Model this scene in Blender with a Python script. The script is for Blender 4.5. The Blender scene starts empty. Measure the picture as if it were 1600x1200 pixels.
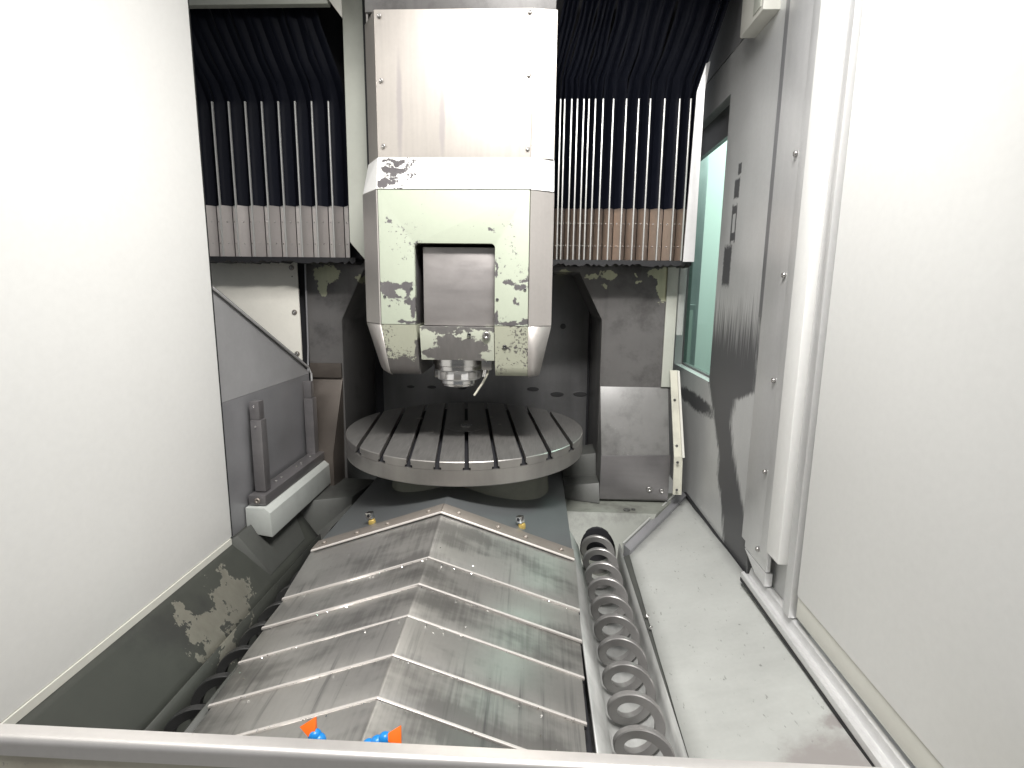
import bpy, bmesh, math, random
from mathutils import Vector, Matrix
random.seed(7)
S = bpy.context.scene
C = S.collection
R = math.radians

# ------------------------------------------------------------------ camera
EYE = Vector((0, 0, 1.65))
cam = bpy.data.cameras.new('camera'); camo = bpy.data.objects.new('camera', cam); C.objects.link(camo)
ax = Vector((0.99882895, 0.04687348, 0.01198368))
ay = Vector((0.01979479, -0.16991637, -0.98525966))      # image down
az = Vector((-0.04414633, 0.98434308, -0.17064524))      # view direction
camo.matrix_world = Matrix(((ax.x, -ay.x, -az.x, EYE.x), (ax.y, -ay.y, -az.y, EYE.y), (ax.z, -ay.z, -az.z, EYE.z), (0, 0, 0, 1)))
cam.sensor_width = 36; cam.lens = 840 / 1600 * 36; cam.clip_start = 0.02; cam.clip_end = 200
S.camera = camo

# ------------------------------------------------------------------ light
W = bpy.data.worlds.new('World'); S.world = W; W.use_nodes = True
bg = W.node_tree.nodes['Background']; bg.inputs[0].default_value = (0.93, 0.97, 1.0, 1); bg.inputs[1].default_value = 0.16

def area(name, loc, target, sx, sy, power, col=(1, 1, 1), spread=180):
    l = bpy.data.lights.new(name, 'AREA'); l.shape = 'RECTANGLE'; l.size = sx; l.size_y = sy; l.energy = power; l.color = col; l.spread = R(spread)
    o = bpy.data.objects.new(name, l); C.objects.link(o); o.location = loc
    o.rotation_euler = (Vector(target) - Vector(loc)).to_track_quat('-Z', 'Y').to_euler()
    return o
area('work_light', (0.12, 1.0, 3.38), (-0.3, 2.7, 0.9), 0.9, 0.18, 27, (1.0, 0.97, 0.93), 110)
area('work_light', (0.45, 1.7, 3.42), (0.4, 2.1, 0), 0.8, 0.16, 4, (0.95, 0.98, 1.0), 120)
area('hall_fill', (-0.2, 0.3, 4.6), (-0.2, 0.9, 0.0), 1.8, 0.8, 58, (1.0, 0.98, 0.95), 140)
S.view_settings.view_transform = 'Standard'; S.view_settings.look = 'None'
S.view_settings.exposure = 0.45; S.view_settings.gamma = 1

area('hall_fill', (3.2, 4.6, 4.2), (2.4, 6.4, 2.0), 1.2, 0.6, 110, (1.0, 1.0, 0.97))  # lamp added outside so the window pane looks bright

# ------------------------------------------------------------------ node helpers
class Mat:
    def __init__(s, name):
        s.m = bpy.data.materials.new(name); s.m.use_nodes = True
        s.t = s.m.node_tree; s.t.nodes.clear(); s._p = None
        s.out = s.t.nodes.new('ShaderNodeOutputMaterial')
    def node(s, typ, ins=None, **kw):
        n = s.t.nodes.new(typ)
        for k, v in kw.items(): setattr(n, k, v)
        for k, v in (ins or {}).items(): s.set(n.inputs[k], v)
        return n
    def set(s, sock, v):
        if isinstance(v, bpy.types.NodeSocket): s.t.links.new(v, sock)
        else:
            if isinstance(v, (tuple, list)) and len(v) == 3 and sock.type == 'RGBA': v = (*v, 1)
            sock.default_value = v
    @property
    def pos(s):
        if s._p is None: s._p = s.node('ShaderNodeNewGeometry').outputs['Position']
        return s._p
    def vm(s, op, a, b=None):
        n = s.node('ShaderNodeVectorMath', operation=op); s.set(n.inputs[0], a)
        if b is not None: s.set(n.inputs[1], b)
        return n.outputs['Value'] if op in ('LENGTH', 'DOT_PRODUCT') else n.outputs['Vector']
    def ma(s, op, a, b=0.0, clamp=False):
        n = s.node('ShaderNodeMath', operation=op, use_clamp=clamp); s.set(n.inputs[0], a); s.set(n.inputs[1], b)
        return n.outputs[0]
    def noise(s, scale=(1, 1, 1), sc=5.0, detail=4, rough=0.55, off=(0, 0, 0), col=False):
        v = s.vm('MULTIPLY', s.pos, scale)
        if off != (0, 0, 0): v = s.vm('ADD', v, off)
        n = s.node('ShaderNodeTexNoise', {'Vector': v, 'Scale': sc, 'Detail': detail, 'Roughness': rough})
        return n.outputs['Color' if col else 'Fac']
    def step(s, v, a, b, lo=0.0, hi=1.0):
        n = s.node('ShaderNodeMapRange', {'Value': v, 'From Min': a, 'From Max': b, 'To Min': lo, 'To Max': hi})
        n.interpolation_type = 'SMOOTHSTEP'
        return n.outputs[0]
    def step_lin(s, v, a, b):
        return s.node('ShaderNodeMapRange', {'Value': v, 'From Min': a, 'From Max': b}, clamp=True).outputs[0]
    def mix(s, f, a, b):
        n = s.node('ShaderNodeMix', data_type='RGBA'); s.set(n.inputs[0], f); s.set(n.inputs[6], a); s.set(n.inputs[7], b)
        return n.outputs[2]
    def mixf(s, f, a, b):
        n = s.node('ShaderNodeMix', data_type='FLOAT'); s.set(n.inputs[0], f); s.set(n.inputs[2], a); s.set(n.inputs[3], b)
        return n.outputs[0]
    def blobs(s, bl, amp=0.05, sc=14.0, axes='xz', soft=0.06, detail=6, seed=0, rag=0.9, square=False):
        """1 inside a set of ragged ellipses (u, v, ru, rv) on a coordinate plane"""
        w = s.noise(sc=sc, detail=detail, rough=0.65, col=True, off=(seed, seed * 2, 0))
        p = s.vm('ADD', s.pos, s.vm('MULTIPLY', s.vm('SUBTRACT', w, (0.5, 0.5, 0.5)), (amp * 4,) * 3))
        d = None
        for (u, v, ru, rv) in bl:
            c = {'xz': (u, 0, v), 'yz': (0, u, v), 'xy': (u, v, 0)}[axes]
            k = {'xz': (1 / ru, 0, 1 / rv), 'yz': (0, 1 / ru, 1 / rv), 'xy': (1 / ru, 1 / rv, 0)}[axes]
            q = s.vm('MULTIPLY', s.vm('SUBTRACT', p, c), k)
            if square:
                sp = s.node('ShaderNodeSeparateXYZ', {0: s.vm('ABSOLUTE', q)}).outputs; l = s.ma('MAXIMUM', s.ma('MAXIMUM', sp[0], sp[1]), sp[2])
            else: l = s.vm('LENGTH', q)
            d = l if d is None else s.ma('MINIMUM', d, l)
        d = s.ma('ADD', d, s.ma('MULTIPLY', s.ma('SUBTRACT', s.noise(sc=sc * 4.5, detail=5, rough=0.7, off=(seed, 1, 1)), 0.5), rag))
        return s.step(d, 1 + soft, 1 - soft)
    def done(s, color, rough=0.5, metal=0.0, bump=None, bstr=0.1, bdist=0.01, spec=0.5, aniso=0.0):
        b = s.node('ShaderNodeBsdfPrincipled', {'Base Color': color, 'Roughness': rough, 'Metallic': metal, 'Specular IOR Level': spec})
        if bump is not None:
            n = s.node('ShaderNodeBump', {'Height': bump, 'Strength': bstr, 'Distance': bdist})
            s.t.links.new(n.outputs[0], b.inputs['Normal'])
        s.t.links.new(b.outputs[0], s.out.inputs[0])
        return s.m

def steel(name, col, rough=0.35, metal=0.85, grain=(3, 3, 120), streak=0.12, blot=0.15, marks=None, markcol=(0.05, 0.05, 0.05), bl=None, specks=0.0, dmask=None, dk=1.0, rv=1.0, bs=0.03, wear=0.0, cloud=0.0, **kw):
    """worn sheet steel: grain stretched across one axis, cloudy tone"""
    m = Mat(name)
    g = m.noise(grain, 1.6, 3, 0.6); cl = m.noise((1, 1, 1), 3.1, 5, 0.6, off=(3, 1, 7)); fine = m.noise((1, 1, 1), 60, 3, 0.6)
    f = m.ma('ADD', m.ma('MULTIPLY', m.ma('SUBTRACT', g, 0.5), streak * 2), m.ma('MULTIPLY', m.ma('SUBTRACT', cl, 0.5), blot * 2))
    f = m.ma('ADD', 1.0, m.ma('ADD', f, m.ma('MULTIPLY', m.ma('SUBTRACT', fine, 0.5), 0.10)))
    c = m.vm('MULTIPLY', tuple(col), m.node('ShaderNodeCombineXYZ', {0: f, 1: f, 2: f}).outputs[0])
    r = m.ma('ADD', rough, m.ma('ADD', m.ma('MULTIPLY', m.ma('SUBTRACT', g, 0.5), 0.22 * rv), m.ma('MULTIPLY', m.ma('SUBTRACT', cl, 0.5), 0.25 * rv)), clamp=True)
    if cloud:
        cd = m.step(m.ma('ADD', m.noise((2.2, 5.0, 2.2), 1.0, 4, 0.6, off=(2, 4, 0)), m.ma('MULTIPLY', m.ma('SUBTRACT', g, 0.5), 0.25)), 0.46, 0.66)
        c = m.mix(m.ma('MULTIPLY', cd, cloud), c, tuple(x * 0.42 for x in col))  # broad soft patches of darker tone
    if wear:
        wv = m.ma('MULTIPLY', m.step(m.noise((38, 1.3, 3), 1.0, 4, 0.65, off=(8, 2, 0)), 0.52, 0.80), m.step(m.noise((2.5, 2.5, 2.5), 1.0, 3, 0.5, off=(1, 9, 0)), 0.42, 0.62))
        c = m.mix(m.ma('MULTIPLY', wv, wear), c, (0.09, 0.09, 0.095))
    if specks:
        sp = m.step(m.noise((70, 26, 40), 1.0, 3, 0.6, off=(5, 5, 5)), 0.70 - specks, 0.78 - specks); c = m.mix(m.ma('MULTIPLY', sp, 0.6), c, (0.13, 0.13, 0.12))
    if marks or dmask:
        k = dmask(m) if dmask else m.blobs(marks, **(bl or {})); k = m.ma('MULTIPLY', k, dk); c = m.mix(k, c, markcol); r = m.mixf(k, r, 0.45)
        metal = m.mixf(k, metal, 0.3)
    return m.done(c, r, metal, g, bs, 0.003, **kw)

def paint(name, col, bare=(0.33, 0.31, 0.31), spots=None, keep=None, speck=0.0, axes='xz', rough=0.45, amp=0.05, sc=14, var=0.10, dirtv=0.0, markcol=(0.25, 0.24, 0.22), seed=0, streaks=0.0):
    """paint with chipped-off patches down to bare metal"""
    m = Mat(name)
    cl = m.noise((1, 1, 1), 2.3, 5, 0.6, off=(seed, 0, 0)); fine = m.noise((1, 1, 1), 45, 4, 0.6)
    f = m.ma('ADD', 1 - var, m.ma('MULTIPLY', cl, var * 2)); f = m.ma('ADD', f, m.ma('MULTIPLY', m.ma('SUBTRACT', fine, 0.5), 0.08))
    c = m.vm('MULTIPLY', tuple(col), m.node('ShaderNodeCombineXYZ', {0: f, 1: f, 2: f}).outputs[0])
    if dirtv:
        d = m.step(m.noise((1, 1, 1), 4.5, 8, 0.7, off=(seed, 5, 2)), 0.46, 0.68); c = m.mix(m.ma('MULTIPLY', d, dirtv), c, markcol)
    if streaks:
        d = m.step(m.noise((22, 22, 0.8), 1.0, 3, 0.6, off=(seed, 0, 0)), 0.55, 0.75); c = m.mix(m.ma('MULTIPLY', d, streaks), c, markcol)
    k = None
    if spots: k = m.blobs(spots, amp=amp, sc=sc, axes=axes, seed=seed)
    if speck:
        a = m.noise((1, 1, 1), 75, 4, 0.7, off=(seed, 3, 1)); b = m.noise((1, 1, 1), 5.5, 3, 0.5, off=(9, seed, 4))
        sp = m.step(m.ma('ADD', a, m.ma('MULTIPLY', b, 0.9)), 1.26 - speck, 1.30 - speck)
        k = sp if k is None else m.ma('MAXIMUM', k, sp)
    if k is None: return m.done(c, rough, 0.0, fine, 0.05, 0.002)
    if keep: k = m.ma('MULTIPLY', k, m.ma('SUBTRACT', 1.0, m.blobs(keep, amp=amp, sc=sc, axes=axes, seed=seed + 3)))
    g = m.noise((30, 30, 3), 1.5, 4, 0.6); bc = m.mix(g, tuple(x * 0.8 for x in bare), tuple(x * 1.15 for x in bare))
    return m.done(m.mix(k, c, bc), m.mixf(k, rough, 0.42), m.mixf(k, 0.0, 0.65), m.ma('SUBTRACT', 1.0, k), 0.35, 0.0012)

# ------------------------------------------------------------------ mesh helpers
def newbm(): return bmesh.new()
def prism(bm, poly, vec):
    poly = [Vector(p) for p in poly]; vec = Vector(vec)
    a = [bm.verts.new(p) for p in poly]; b = [bm.verts.new(p + vec) for p in poly]
    n = len(a)
    fs = [bm.faces.new(a), bm.faces.new(b[::-1])]
    for i in range(n): fs.append(bm.faces.new((a[i], b[i], b[(i + 1) % n], a[(i + 1) % n])))
    return fs
def box(bm, x0, x1, y0, y1, z0, z1):
    prism(bm, [(x0, y0, z0), (x1, y0, z0), (x1, y1, z0), (x0, y1, z0)], (0, 0, z1 - z0))
def hexa(bm, lo, hi):
    """two quads, joined"""
    a = [bm.verts.new(p) for p in lo]; b = [bm.verts.new(p) for p in hi]
    bm.faces.new(a[::-1]); bm.faces.new(b)
    for i in range(4): bm.faces.new((a[i], a[(i + 1) % 4], b[(i + 1) % 4], b[i]))
def sheet(bm, quad, t):
    q = [Vector(p) for p in quad]; n = (q[1] - q[0]).cross(q[3] - q[0]).normalized() * t
    hexa(bm, q, [p + n for p in q])
def xprof(bm, prof, x0, x1): prism(bm, [(x0, y, z) for y, z in prof], (x1 - x0, 0, 0))
def yprof(bm, prof, y0, y1): prism(bm, [(x, y0, z) for x, z in prof], (0, y1 - y0, 0))
def lathe(bm, prof, cx, cy, seg=48, smooth=True, axis='z'):
    rings = []
    for r, z in prof:
        ring = []
        for i in range(seg):
            a = 2 * math.pi * i / seg
            if axis == 'z': ring.append(bm.verts.new((cx + r * math.cos(a), cy + r * math.sin(a), z)))
            else: ring.append(bm.verts.new((cx + r * math.cos(a), z, cy + r * math.sin(a))))
        rings.append(ring)
    for a, b in zip(rings, rings[1:]):
        for i in range(seg):
            f = bm.faces.new((a[i], a[(i + 1) % seg], b[(i + 1) % seg], b[i])); f.smooth = smooth
    bm.faces.new(rings[0][::-1]); bm.faces.new(rings[-1])
def tube(bm, pts, r, seg=10):
    pts = [Vector(p) for p in pts]; rings = []
    for i, p in enumerate(pts):
        d = (pts[min(i + 1, len(pts) - 1)] - pts[max(i - 1, 0)]).normalized()
        u = d.cross(Vector((0.3, 0.2, 1))).normalized() if abs(d.z) < 0.95 else d.cross(Vector((1, 0, 0))).normalized()
        v = d.cross(u); rr = r[i] if isinstance(r, (list, tuple)) else r
        rings.append([bm.verts.new(p + (u * math.cos(2 * math.pi * k / seg) + v * math.sin(2 * math.pi * k / seg)) * rr) for k in range(seg)])
    for a, b in zip(rings, rings[1:]):
        for i in range(seg):
            f = bm.faces.new((a[i], a[(i + 1) % seg], b[(i + 1) % seg], b[i])); f.smooth = True
    bm.faces.new(rings[0][::-1]); bm.faces.new(rings[-1])
ROOT = {}
def thing(name, label, cat, loc=(0, 0, 0), group=None):
    o = bpy.data.objects.new(name, None); C.objects.link(o); o.location = loc; o.empty_display_size = 0.1
    o['label'] = label; o['category'] = cat
    if group: o['group'] = group
    ROOT[o.name] = Vector(loc); return o
def part(name, bm, mat, parent=None, bev=0.0, label=None, seg=2):
    bmesh.ops.recalc_face_normals(bm, faces=bm.faces)
    if bev:
        es = [e for e in bm.edges if len(e.link_faces) == 2 and e.calc_face_angle(0) > R(25)]
        bmesh.ops.bevel(bm, geom=es, offset=bev, segments=seg, affect='EDGES', profile=0.6, clamp_overlap=True)
    off = ROOT.get(parent.name, Vector()) if parent else Vector()
    bm.transform(Matrix.Translation(-off))
    me = bpy.data.meshes.new(name); bm.to_mesh(me); bm.free(); me.materials.append(mat); me.set_sharp_from_angle(angle=R(32))
    o = bpy.data.objects.new(name, me); C.objects.link(o)
    if parent: o.parent = parent; ROOT[o.name] = off
    if label: o['label'] = label
    return o
def tag(o, label, cat, group=None):
    o['label'] = label; o['category'] = cat
    if group: o['group'] = group
    return o
_screw = {}
def screw(parent, pos, normal, r=0.012, mat=None, name='screw', h=0.35):
    key = (round(r, 4), mat.name, h)
    if key not in _screw:
        bm = newbm(); lathe(bm, [(r, 0), (r, r * h), (r * 0.8, r * h * 1.5), (r * 0.42, r * h * 1.5), (r * 0.40, r * 0.15), (0.0004, r * 0.15)], 0, 0, 12)
        bmesh.ops.recalc_face_normals(bm, faces=bm.faces)
        me = bpy.data.meshes.new('screw'); bm.to_mesh(me); bm.free(); me.materials.append(mat); _screw[key] = me
    o = bpy.data.objects.new(name, _screw[key]); C.objects.link(o); o.parent = parent
    o.location = Vector(pos) - ROOT.get(parent.name, Vector()); o.rotation_euler = Vector(normal).to_track_quat('Z', 'Y').to_euler()
    return o

# ------------------------------------------------------------------ materials
M = {}
M['cover'] = steel('cover steel', (0.50, 0.488, 0.47), 0.36, 0.82, (45, 2, 8), 0.05, 0.26, cloud=0.75, rv=0.15, bs=0.0, wear=0.7)
M['lip'] = steel('lip steel', (0.74, 0.70, 0.67), 0.36, 0.5, (2, 2, 2), 0.03, 0.08, rv=0.3, bs=0.0)
M['rubber'] = Mat('black rubber').done((0.012, 0.012, 0.014), 0.55)
M['base'] = steel('blue grey plate', (0.20, 0.213, 0.22), 0.37, 0.6, (3, 3, 3), 0.04, 0.12, rv=0.15, bs=0.005)
M['strip'] = steel('brown strip', (0.33, 0.295, 0.265), 0.42, 0.6, (30, 30, 30), 0.1, 0.2)
M['screw'] = steel('screw steel', (0.42, 0.41, 0.40), 0.3, 0.9, (10, 10, 10), 0.05, 0.05)
M['darkscrew'] = steel('dark screw', (0.10, 0.10, 0.10), 0.4, 0.7, (10, 10, 10), 0.05, 0.05)
M['table'] = steel('ground table steel', (0.185, 0.18, 0.174), 0.40, 0.45, (90, 6, 90), 0.55, 0.22)
M['rim'] = steel('table rim steel', (0.36, 0.345, 0.33), 0.36, 0.8, (6, 6, 1), 0.26, 0.18)
M['bright'] = steel('bright steel', (0.70, 0.69, 0.68), 0.2, 1.0, (5, 5, 60), 0.08, 0.05)
M['cast'] = paint('green grey casting', (0.075, 0.078, 0.072), speck=0.0, var=0.25, dirtv=0.7, markcol=(0.05, 0.05, 0.048), rough=0.5)
M['pedestal'] = paint('pedestal casting', (0.15, 0.155, 0.125), var=0.3, dirtv=0.5, markcol=(0.1, 0.1, 0.09))
M['bed'] = paint('bed paint', (0.20, 0.21, 0.185), var=0.2, dirtv=0.75, markcol=(0.09, 0.09, 0.08), rough=0.5, seed=4); M['plug'] = steel('dark plug', (0.075, 0.075, 0.078), 0.45, 0.5)
M['bedl'] = paint('dark bed paint', (0.05, 0.053, 0.046), spots=[(-1.28, 2.06, 0.06, 0.12), (-1.26, 1.86, 0.05, 0.12)], bare=(0.34, 0.33, 0.28), axes='xy', amp=0.12, sc=7, var=0.3, dirtv=0.6, markcol=(0.03, 0.03, 0.03), rough=0.5, seed=11)
M['gantry'] = paint('worn gantry casting', (0.13, 0.126, 0.124), bare=(0.50, 0.51, 0.36), var=0.3, rough=0.36, dirtv=0.75, markcol=(0.06, 0.057, 0.056), streaks=0.25,
    spots=[(-1.29, 1.74, 0.085, 0.055), (-1.32, 1.65, 0.03, 0.05), (-1.08, 1.71, 0.03, 0.025), (0.76, 1.70, 0.05, 0.10), (0.70, 1.765, 0.05, 0.022), (0.43, 1.75, 0.05, 0.022), (0.33, 1.745, 0.04, 0.012), (0.57, 1.76, 0.012, 0.012), (0.60, 1.71, 0.012, 0.015), (0.40, 1.68, 0.014, 0.016), (0.165, 1.76, 0.04, 0.012)], amp=0.03, sc=13, seed=2)
M['gantry_lit'] = paint('lit worn foot casting', (0.19, 0.188, 0.184), bare=(0.34, 0.34, 0.33), speck=0.06, var=0.3, rough=0.36, dirtv=0.6, markcol=(0.08, 0.078, 0.076), streaks=0.2, seed=17)  # paler copy of the gantry casting, light on the flare painted in
M['foot'] = steel('foot plate', (0.25, 0.25, 0.245), 0.42, 0.4, (6, 6, 6), 0.15, 0.4, bs=0.1)
M['footl'] = steel('brown foot plate', (0.13, 0.112, 0.098), 0.42, 0.5, (3, 3, 3), 0.1, 0.35)
M['backwall'] = steel('recess wall', (0.23, 0.23, 0.235), 0.40, 0.5, (9, 9, 1.5), 0.2, 0.35)
M['fabric'] = Mat('bellows fabric')
_m = M['fabric']; _n = _m.noise((1, 1, 1), 9, 5, 0.6)
M['fabric'] = _m.done(_m.mix(_n, (0.003, 0.004, 0.008), (0.007, 0.008, 0.014)), _m.mixf(_n, 0.5, 0.65), 0.0, _m.noise((6, 6, 1), 6, 4, 0.6), 0.15, 0.01, spec=0.10)
M['rod'] = steel('rod steel', (0.62, 0.62, 0.60), 0.35, 0.5, (9, 9, 9), 0.05, 0.1)
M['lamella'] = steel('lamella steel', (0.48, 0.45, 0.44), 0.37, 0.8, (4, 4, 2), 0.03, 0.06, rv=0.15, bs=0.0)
M['lamella_refl'] = steel('warm reflection lamella steel', (0.62, 0.51, 0.43), 0.37, 0.85, (4, 4, 2), 0.08, 0.12, rv=0.15, bs=0.0); M['lamella_lit'] = steel('lit lamella steel', (0.70, 0.68, 0.66), 0.35, 0.4, (4, 4, 2), 0.04, 0.06, bs=0.0); M['lamella_shade'] = steel('shaded lamella steel', (0.38, 0.345, 0.32), 0.38, 0.8, (4, 4, 2), 0.08, 0.12, rv=0.15, bs=0.0)  # lit, shaded and warm-reflecting copies of one lamella steel
M['headsteel'] = steel('head cover steel', (0.52, 0.485, 0.45), 0.44, 0.5, (30, 30, 1.2), 0.10, 0.12, marks=[(-0.645, 2.46, 0.013, 0.20), (-0.45, 2.40, 0.013, 0.14)], markcol=(0.36, 0.33, 0.33), bl=dict(amp=0.004, rag=0.3, soft=0.45), dk=0.8, bs=0.006, rv=0.2)  # the two soft dark streaks are painted reflections of dents in the sheet
M['chamfer'] = steel('head chamfer steel', (0.46, 0.435, 0.415), 0.38, 0.6, (30, 30, 2), 0.07, 0.08)
M['block'] = steel('inner block steel', (0.34, 0.32, 0.315), 0.42, 0.65, (3, 3, 12), 0.12, 0.2)
GP = (0.40, 0.437, 0.355)
M['front'] = paint('pale green paint', GP, bare=(0.21, 0.2, 0.205), speck=0.135, rough=0.4, amp=0.018, sc=22, var=0.05, streaks=0.12, markcol=(0.36, 0.38, 0.33), seed=1,
    spots=[(-0.645, 1.645, 0.085, 0.033), (-0.59, 1.60, 0.035, 0.02), (-0.665, 1.672, 0.075, 0.012), (-0.625, 1.672, 0.06, 0.012), (-0.08, 1.665, 0.035, 0.016), (-0.13, 1.685, 0.03, 0.008), (-0.06, 1.70, 0.02, 0.008), (-0.13, 1.50, 0.05, 0.012), (-0.06, 1.51, 0.03, 0.016), (-0.19, 1.52, 0.012, 0.03), (-0.10, 1.60, 0.012, 0.012), (-0.575, 1.56, 0.012, 0.04), (-0.60, 1.50, 0.06, 0.008), (-0.19, 1.75, 0.006, 0.05), (-0.68, 1.955, 0.01, 0.014), (-0.22, 1.925, 0.012, 0.008)],
    keep=[(-0.63, 1.632, 0.022, 0.02), (-0.575, 1.64, 0.012, 0.03)])
M['frontlow'] = paint('lower pale paint', (0.40, 0.41, 0.325), bare=(0.20, 0.19, 0.185), speck=0.19, rough=0.4, amp=0.02, sc=20, var=0.1, seed=6,
    spots=[(-0.64, 1.27, 0.11, 0.062), (-0.56, 1.34, 0.02, 0.09), (-0.72, 1.30, 0.05, 0.03)])
M['blocklow'] = paint('chipped block paint', (0.43, 0.45, 0.375), bare=(0.25, 0.24, 0.235), amp=0.022, sc=18, seed=8,
    spots=[(-0.38, 1.40, 0.105, 0.058), (-0.30, 1.36, 0.08, 0.06), (-0.43, 1.34, 0.07, 0.06), (-0.45, 1.47, 0.12, 0.02), (-0.29, 1.475, 0.12, 0.012), (-0.50, 1.35, 0.05, 0.018)],
    keep=[(-0.33, 1.445, 0.07, 0.012), (-0.235, 1.345, 0.035, 0.03), (-0.22, 1.42, 0.02, 0.04)])
M['cap'] = paint('lit cap paint', (0.80, 0.81, 0.78), bare=(0.17, 0.16, 0.165), speck=0.15, amp=0.03, sc=20, var=0.04, seed=3,
    spots=[(-0.67, 2.228, 0.06, 0.014), (-0.665, 2.185, 0.07, 0.022), (-0.70, 2.12, 0.055, 0.022), (-0.63, 2.19, 0.04, 0.012), (-0.67, 2.15, 0.03, 0.01)])
M['slide'] = paint('grey green plate paint', (0.50, 0.515, 0.46), var=0.06, dirtv=0.12, markcol=(0.3, 0.3, 0.27))
M['cream'] = paint('cream paint', (0.66, 0.655, 0.60), var=0.05, dirtv=0.08, seed=5, markcol=(0.4, 0.39, 0.34))
M['white'] = paint('white enclosure paint', (0.84, 0.84, 0.825), var=0.03, seed=5)
M['backpanel'] = paint('off white panel', (0.80, 0.78, 0.71), var=0.07, dirtv=0.10, seed=9, markcol=(0.35, 0.34, 0.3))
def wall_reflection_stain(m):
    """dark reflection painted on the right wall, plus tape-like stains: a ragged band whose two edges wander with height, fading in streaks at the top"""
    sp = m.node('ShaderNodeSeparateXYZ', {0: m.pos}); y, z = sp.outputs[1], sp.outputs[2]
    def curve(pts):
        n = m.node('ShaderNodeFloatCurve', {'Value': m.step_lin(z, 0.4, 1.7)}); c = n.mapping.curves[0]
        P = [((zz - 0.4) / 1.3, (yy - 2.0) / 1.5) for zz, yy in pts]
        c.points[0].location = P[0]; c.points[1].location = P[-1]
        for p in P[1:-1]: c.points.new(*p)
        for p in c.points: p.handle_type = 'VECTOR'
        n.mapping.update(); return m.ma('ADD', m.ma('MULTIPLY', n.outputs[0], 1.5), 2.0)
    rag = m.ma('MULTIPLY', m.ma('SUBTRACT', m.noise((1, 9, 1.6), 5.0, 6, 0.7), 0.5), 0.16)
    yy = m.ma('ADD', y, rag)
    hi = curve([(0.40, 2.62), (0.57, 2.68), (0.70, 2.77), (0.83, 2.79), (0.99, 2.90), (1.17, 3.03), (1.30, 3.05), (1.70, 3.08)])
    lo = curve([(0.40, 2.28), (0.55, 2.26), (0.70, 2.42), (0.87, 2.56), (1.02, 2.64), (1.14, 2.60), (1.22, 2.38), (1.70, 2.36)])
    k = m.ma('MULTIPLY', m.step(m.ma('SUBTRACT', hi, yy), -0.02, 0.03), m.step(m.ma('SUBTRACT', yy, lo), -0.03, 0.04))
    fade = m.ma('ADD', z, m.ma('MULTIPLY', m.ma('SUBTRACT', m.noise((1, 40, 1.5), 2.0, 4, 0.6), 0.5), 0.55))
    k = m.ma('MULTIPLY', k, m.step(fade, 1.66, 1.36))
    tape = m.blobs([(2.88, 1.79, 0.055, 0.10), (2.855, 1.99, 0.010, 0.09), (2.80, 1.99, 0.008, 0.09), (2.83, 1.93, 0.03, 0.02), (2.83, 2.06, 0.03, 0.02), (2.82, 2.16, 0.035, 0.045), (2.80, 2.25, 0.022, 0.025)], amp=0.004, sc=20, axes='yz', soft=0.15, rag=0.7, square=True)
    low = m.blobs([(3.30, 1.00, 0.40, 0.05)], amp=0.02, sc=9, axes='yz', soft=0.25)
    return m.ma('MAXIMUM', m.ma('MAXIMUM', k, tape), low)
M['rwall'] = steel('right wall steel', (0.66, 0.665, 0.66), 0.42, 0.4, (30, 30, 1.2), 0.05, 0.14, dmask=wall_reflection_stain, markcol=(0.06, 0.06, 0.066), dk=0.9)  # dark band imitates a reflection in the steel; the small tape marks are stains
M['plate'] = steel('chip guide plate', (0.47, 0.48, 0.46), 0.5, 0.3, (4, 20, 4), 0.06, 0.16, marks=[(0.80, 1.28, 0.13, 0.10), (0.90, 1.42, 0.05, 0.03)], markcol=(0.33, 0.31, 0.30), bl=dict(amp=0.04, sc=8, axes='xy', soft=0.5), specks=0.05)
M['guardl'] = steel('light guard sheet', (0.50, 0.50, 0.51), 0.4, 0.5, (2, 2, 2), 0.05, 0.25, rv=0.3, bs=0.0)
M['guard'] = steel('guard sheet steel', (0.33, 0.33, 0.345), 0.40, 0.55, (2, 2, 2), 0.06, 0.2)
M['bracket'] = steel('bracket steel', (0.24, 0.23, 0.235), 0.36, 0.65, (3, 3, 20), 0.12, 0.2)
M['boxgrey'] = paint('light grey cover paint', (0.44, 0.46, 0.44), var=0.08, dirtv=0.2, seed=12, markcol=(0.2, 0.2, 0.19))
M['guide'] = steel('guide rail steel', (0.72, 0.72, 0.72), 0.36, 0.5, (30, 30, 1), 0.06, 0.08)
M['auger'] = steel('auger steel', (0.33, 0.32, 0.315), 0.36, 0.6, (9, 9, 9), 0.1, 0.25); M['augerd'] = steel('dark auger steel', (0.05, 0.05, 0.05), 0.4, 0.5, (9, 9, 9), 0.1, 0.25)  # left auger gets the same steel in a much darker tone
M['trough'] = steel('trough steel', (0.46, 0.465, 0.455), 0.42, 0.3, (20, 3, 20), 0.2, 0.75)
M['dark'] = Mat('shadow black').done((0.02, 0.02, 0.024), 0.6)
M['sill'] = steel('sill steel', (0.74, 0.71, 0.69), 0.36, 0.7, (2, 60, 60), 0.04, 0.10, rv=0.3, bs=0.01)
M['sillband'] = paint('worn sill paint', (0.52, 0.49, 0.40), bare=(0.36, 0.33, 0.30), speck=0.14, var=0.12, dirtv=0.4, markcol=(0.3, 0.25, 0.2), seed=21)
M['orange'] = Mat('orange plastic').done((0.90, 0.16, 0.015), 0.35)
M['blue'] = Mat('blue plastic').done((0.01, 0.22, 0.62), 0.3)
M['brass'] = steel('yellow fitting', (0.62, 0.45, 0.14), 0.4, 0.5, (9, 9, 9), 0.05, 0.2)
M['trim'] = paint('cream trim paint', (0.60, 0.59, 0.50), var=0.1, dirtv=0.3, seed=14)
M['floor'] = paint('concrete floor', (0.30, 0.30, 0.29), var=0.15, dirtv=0.4)
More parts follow.
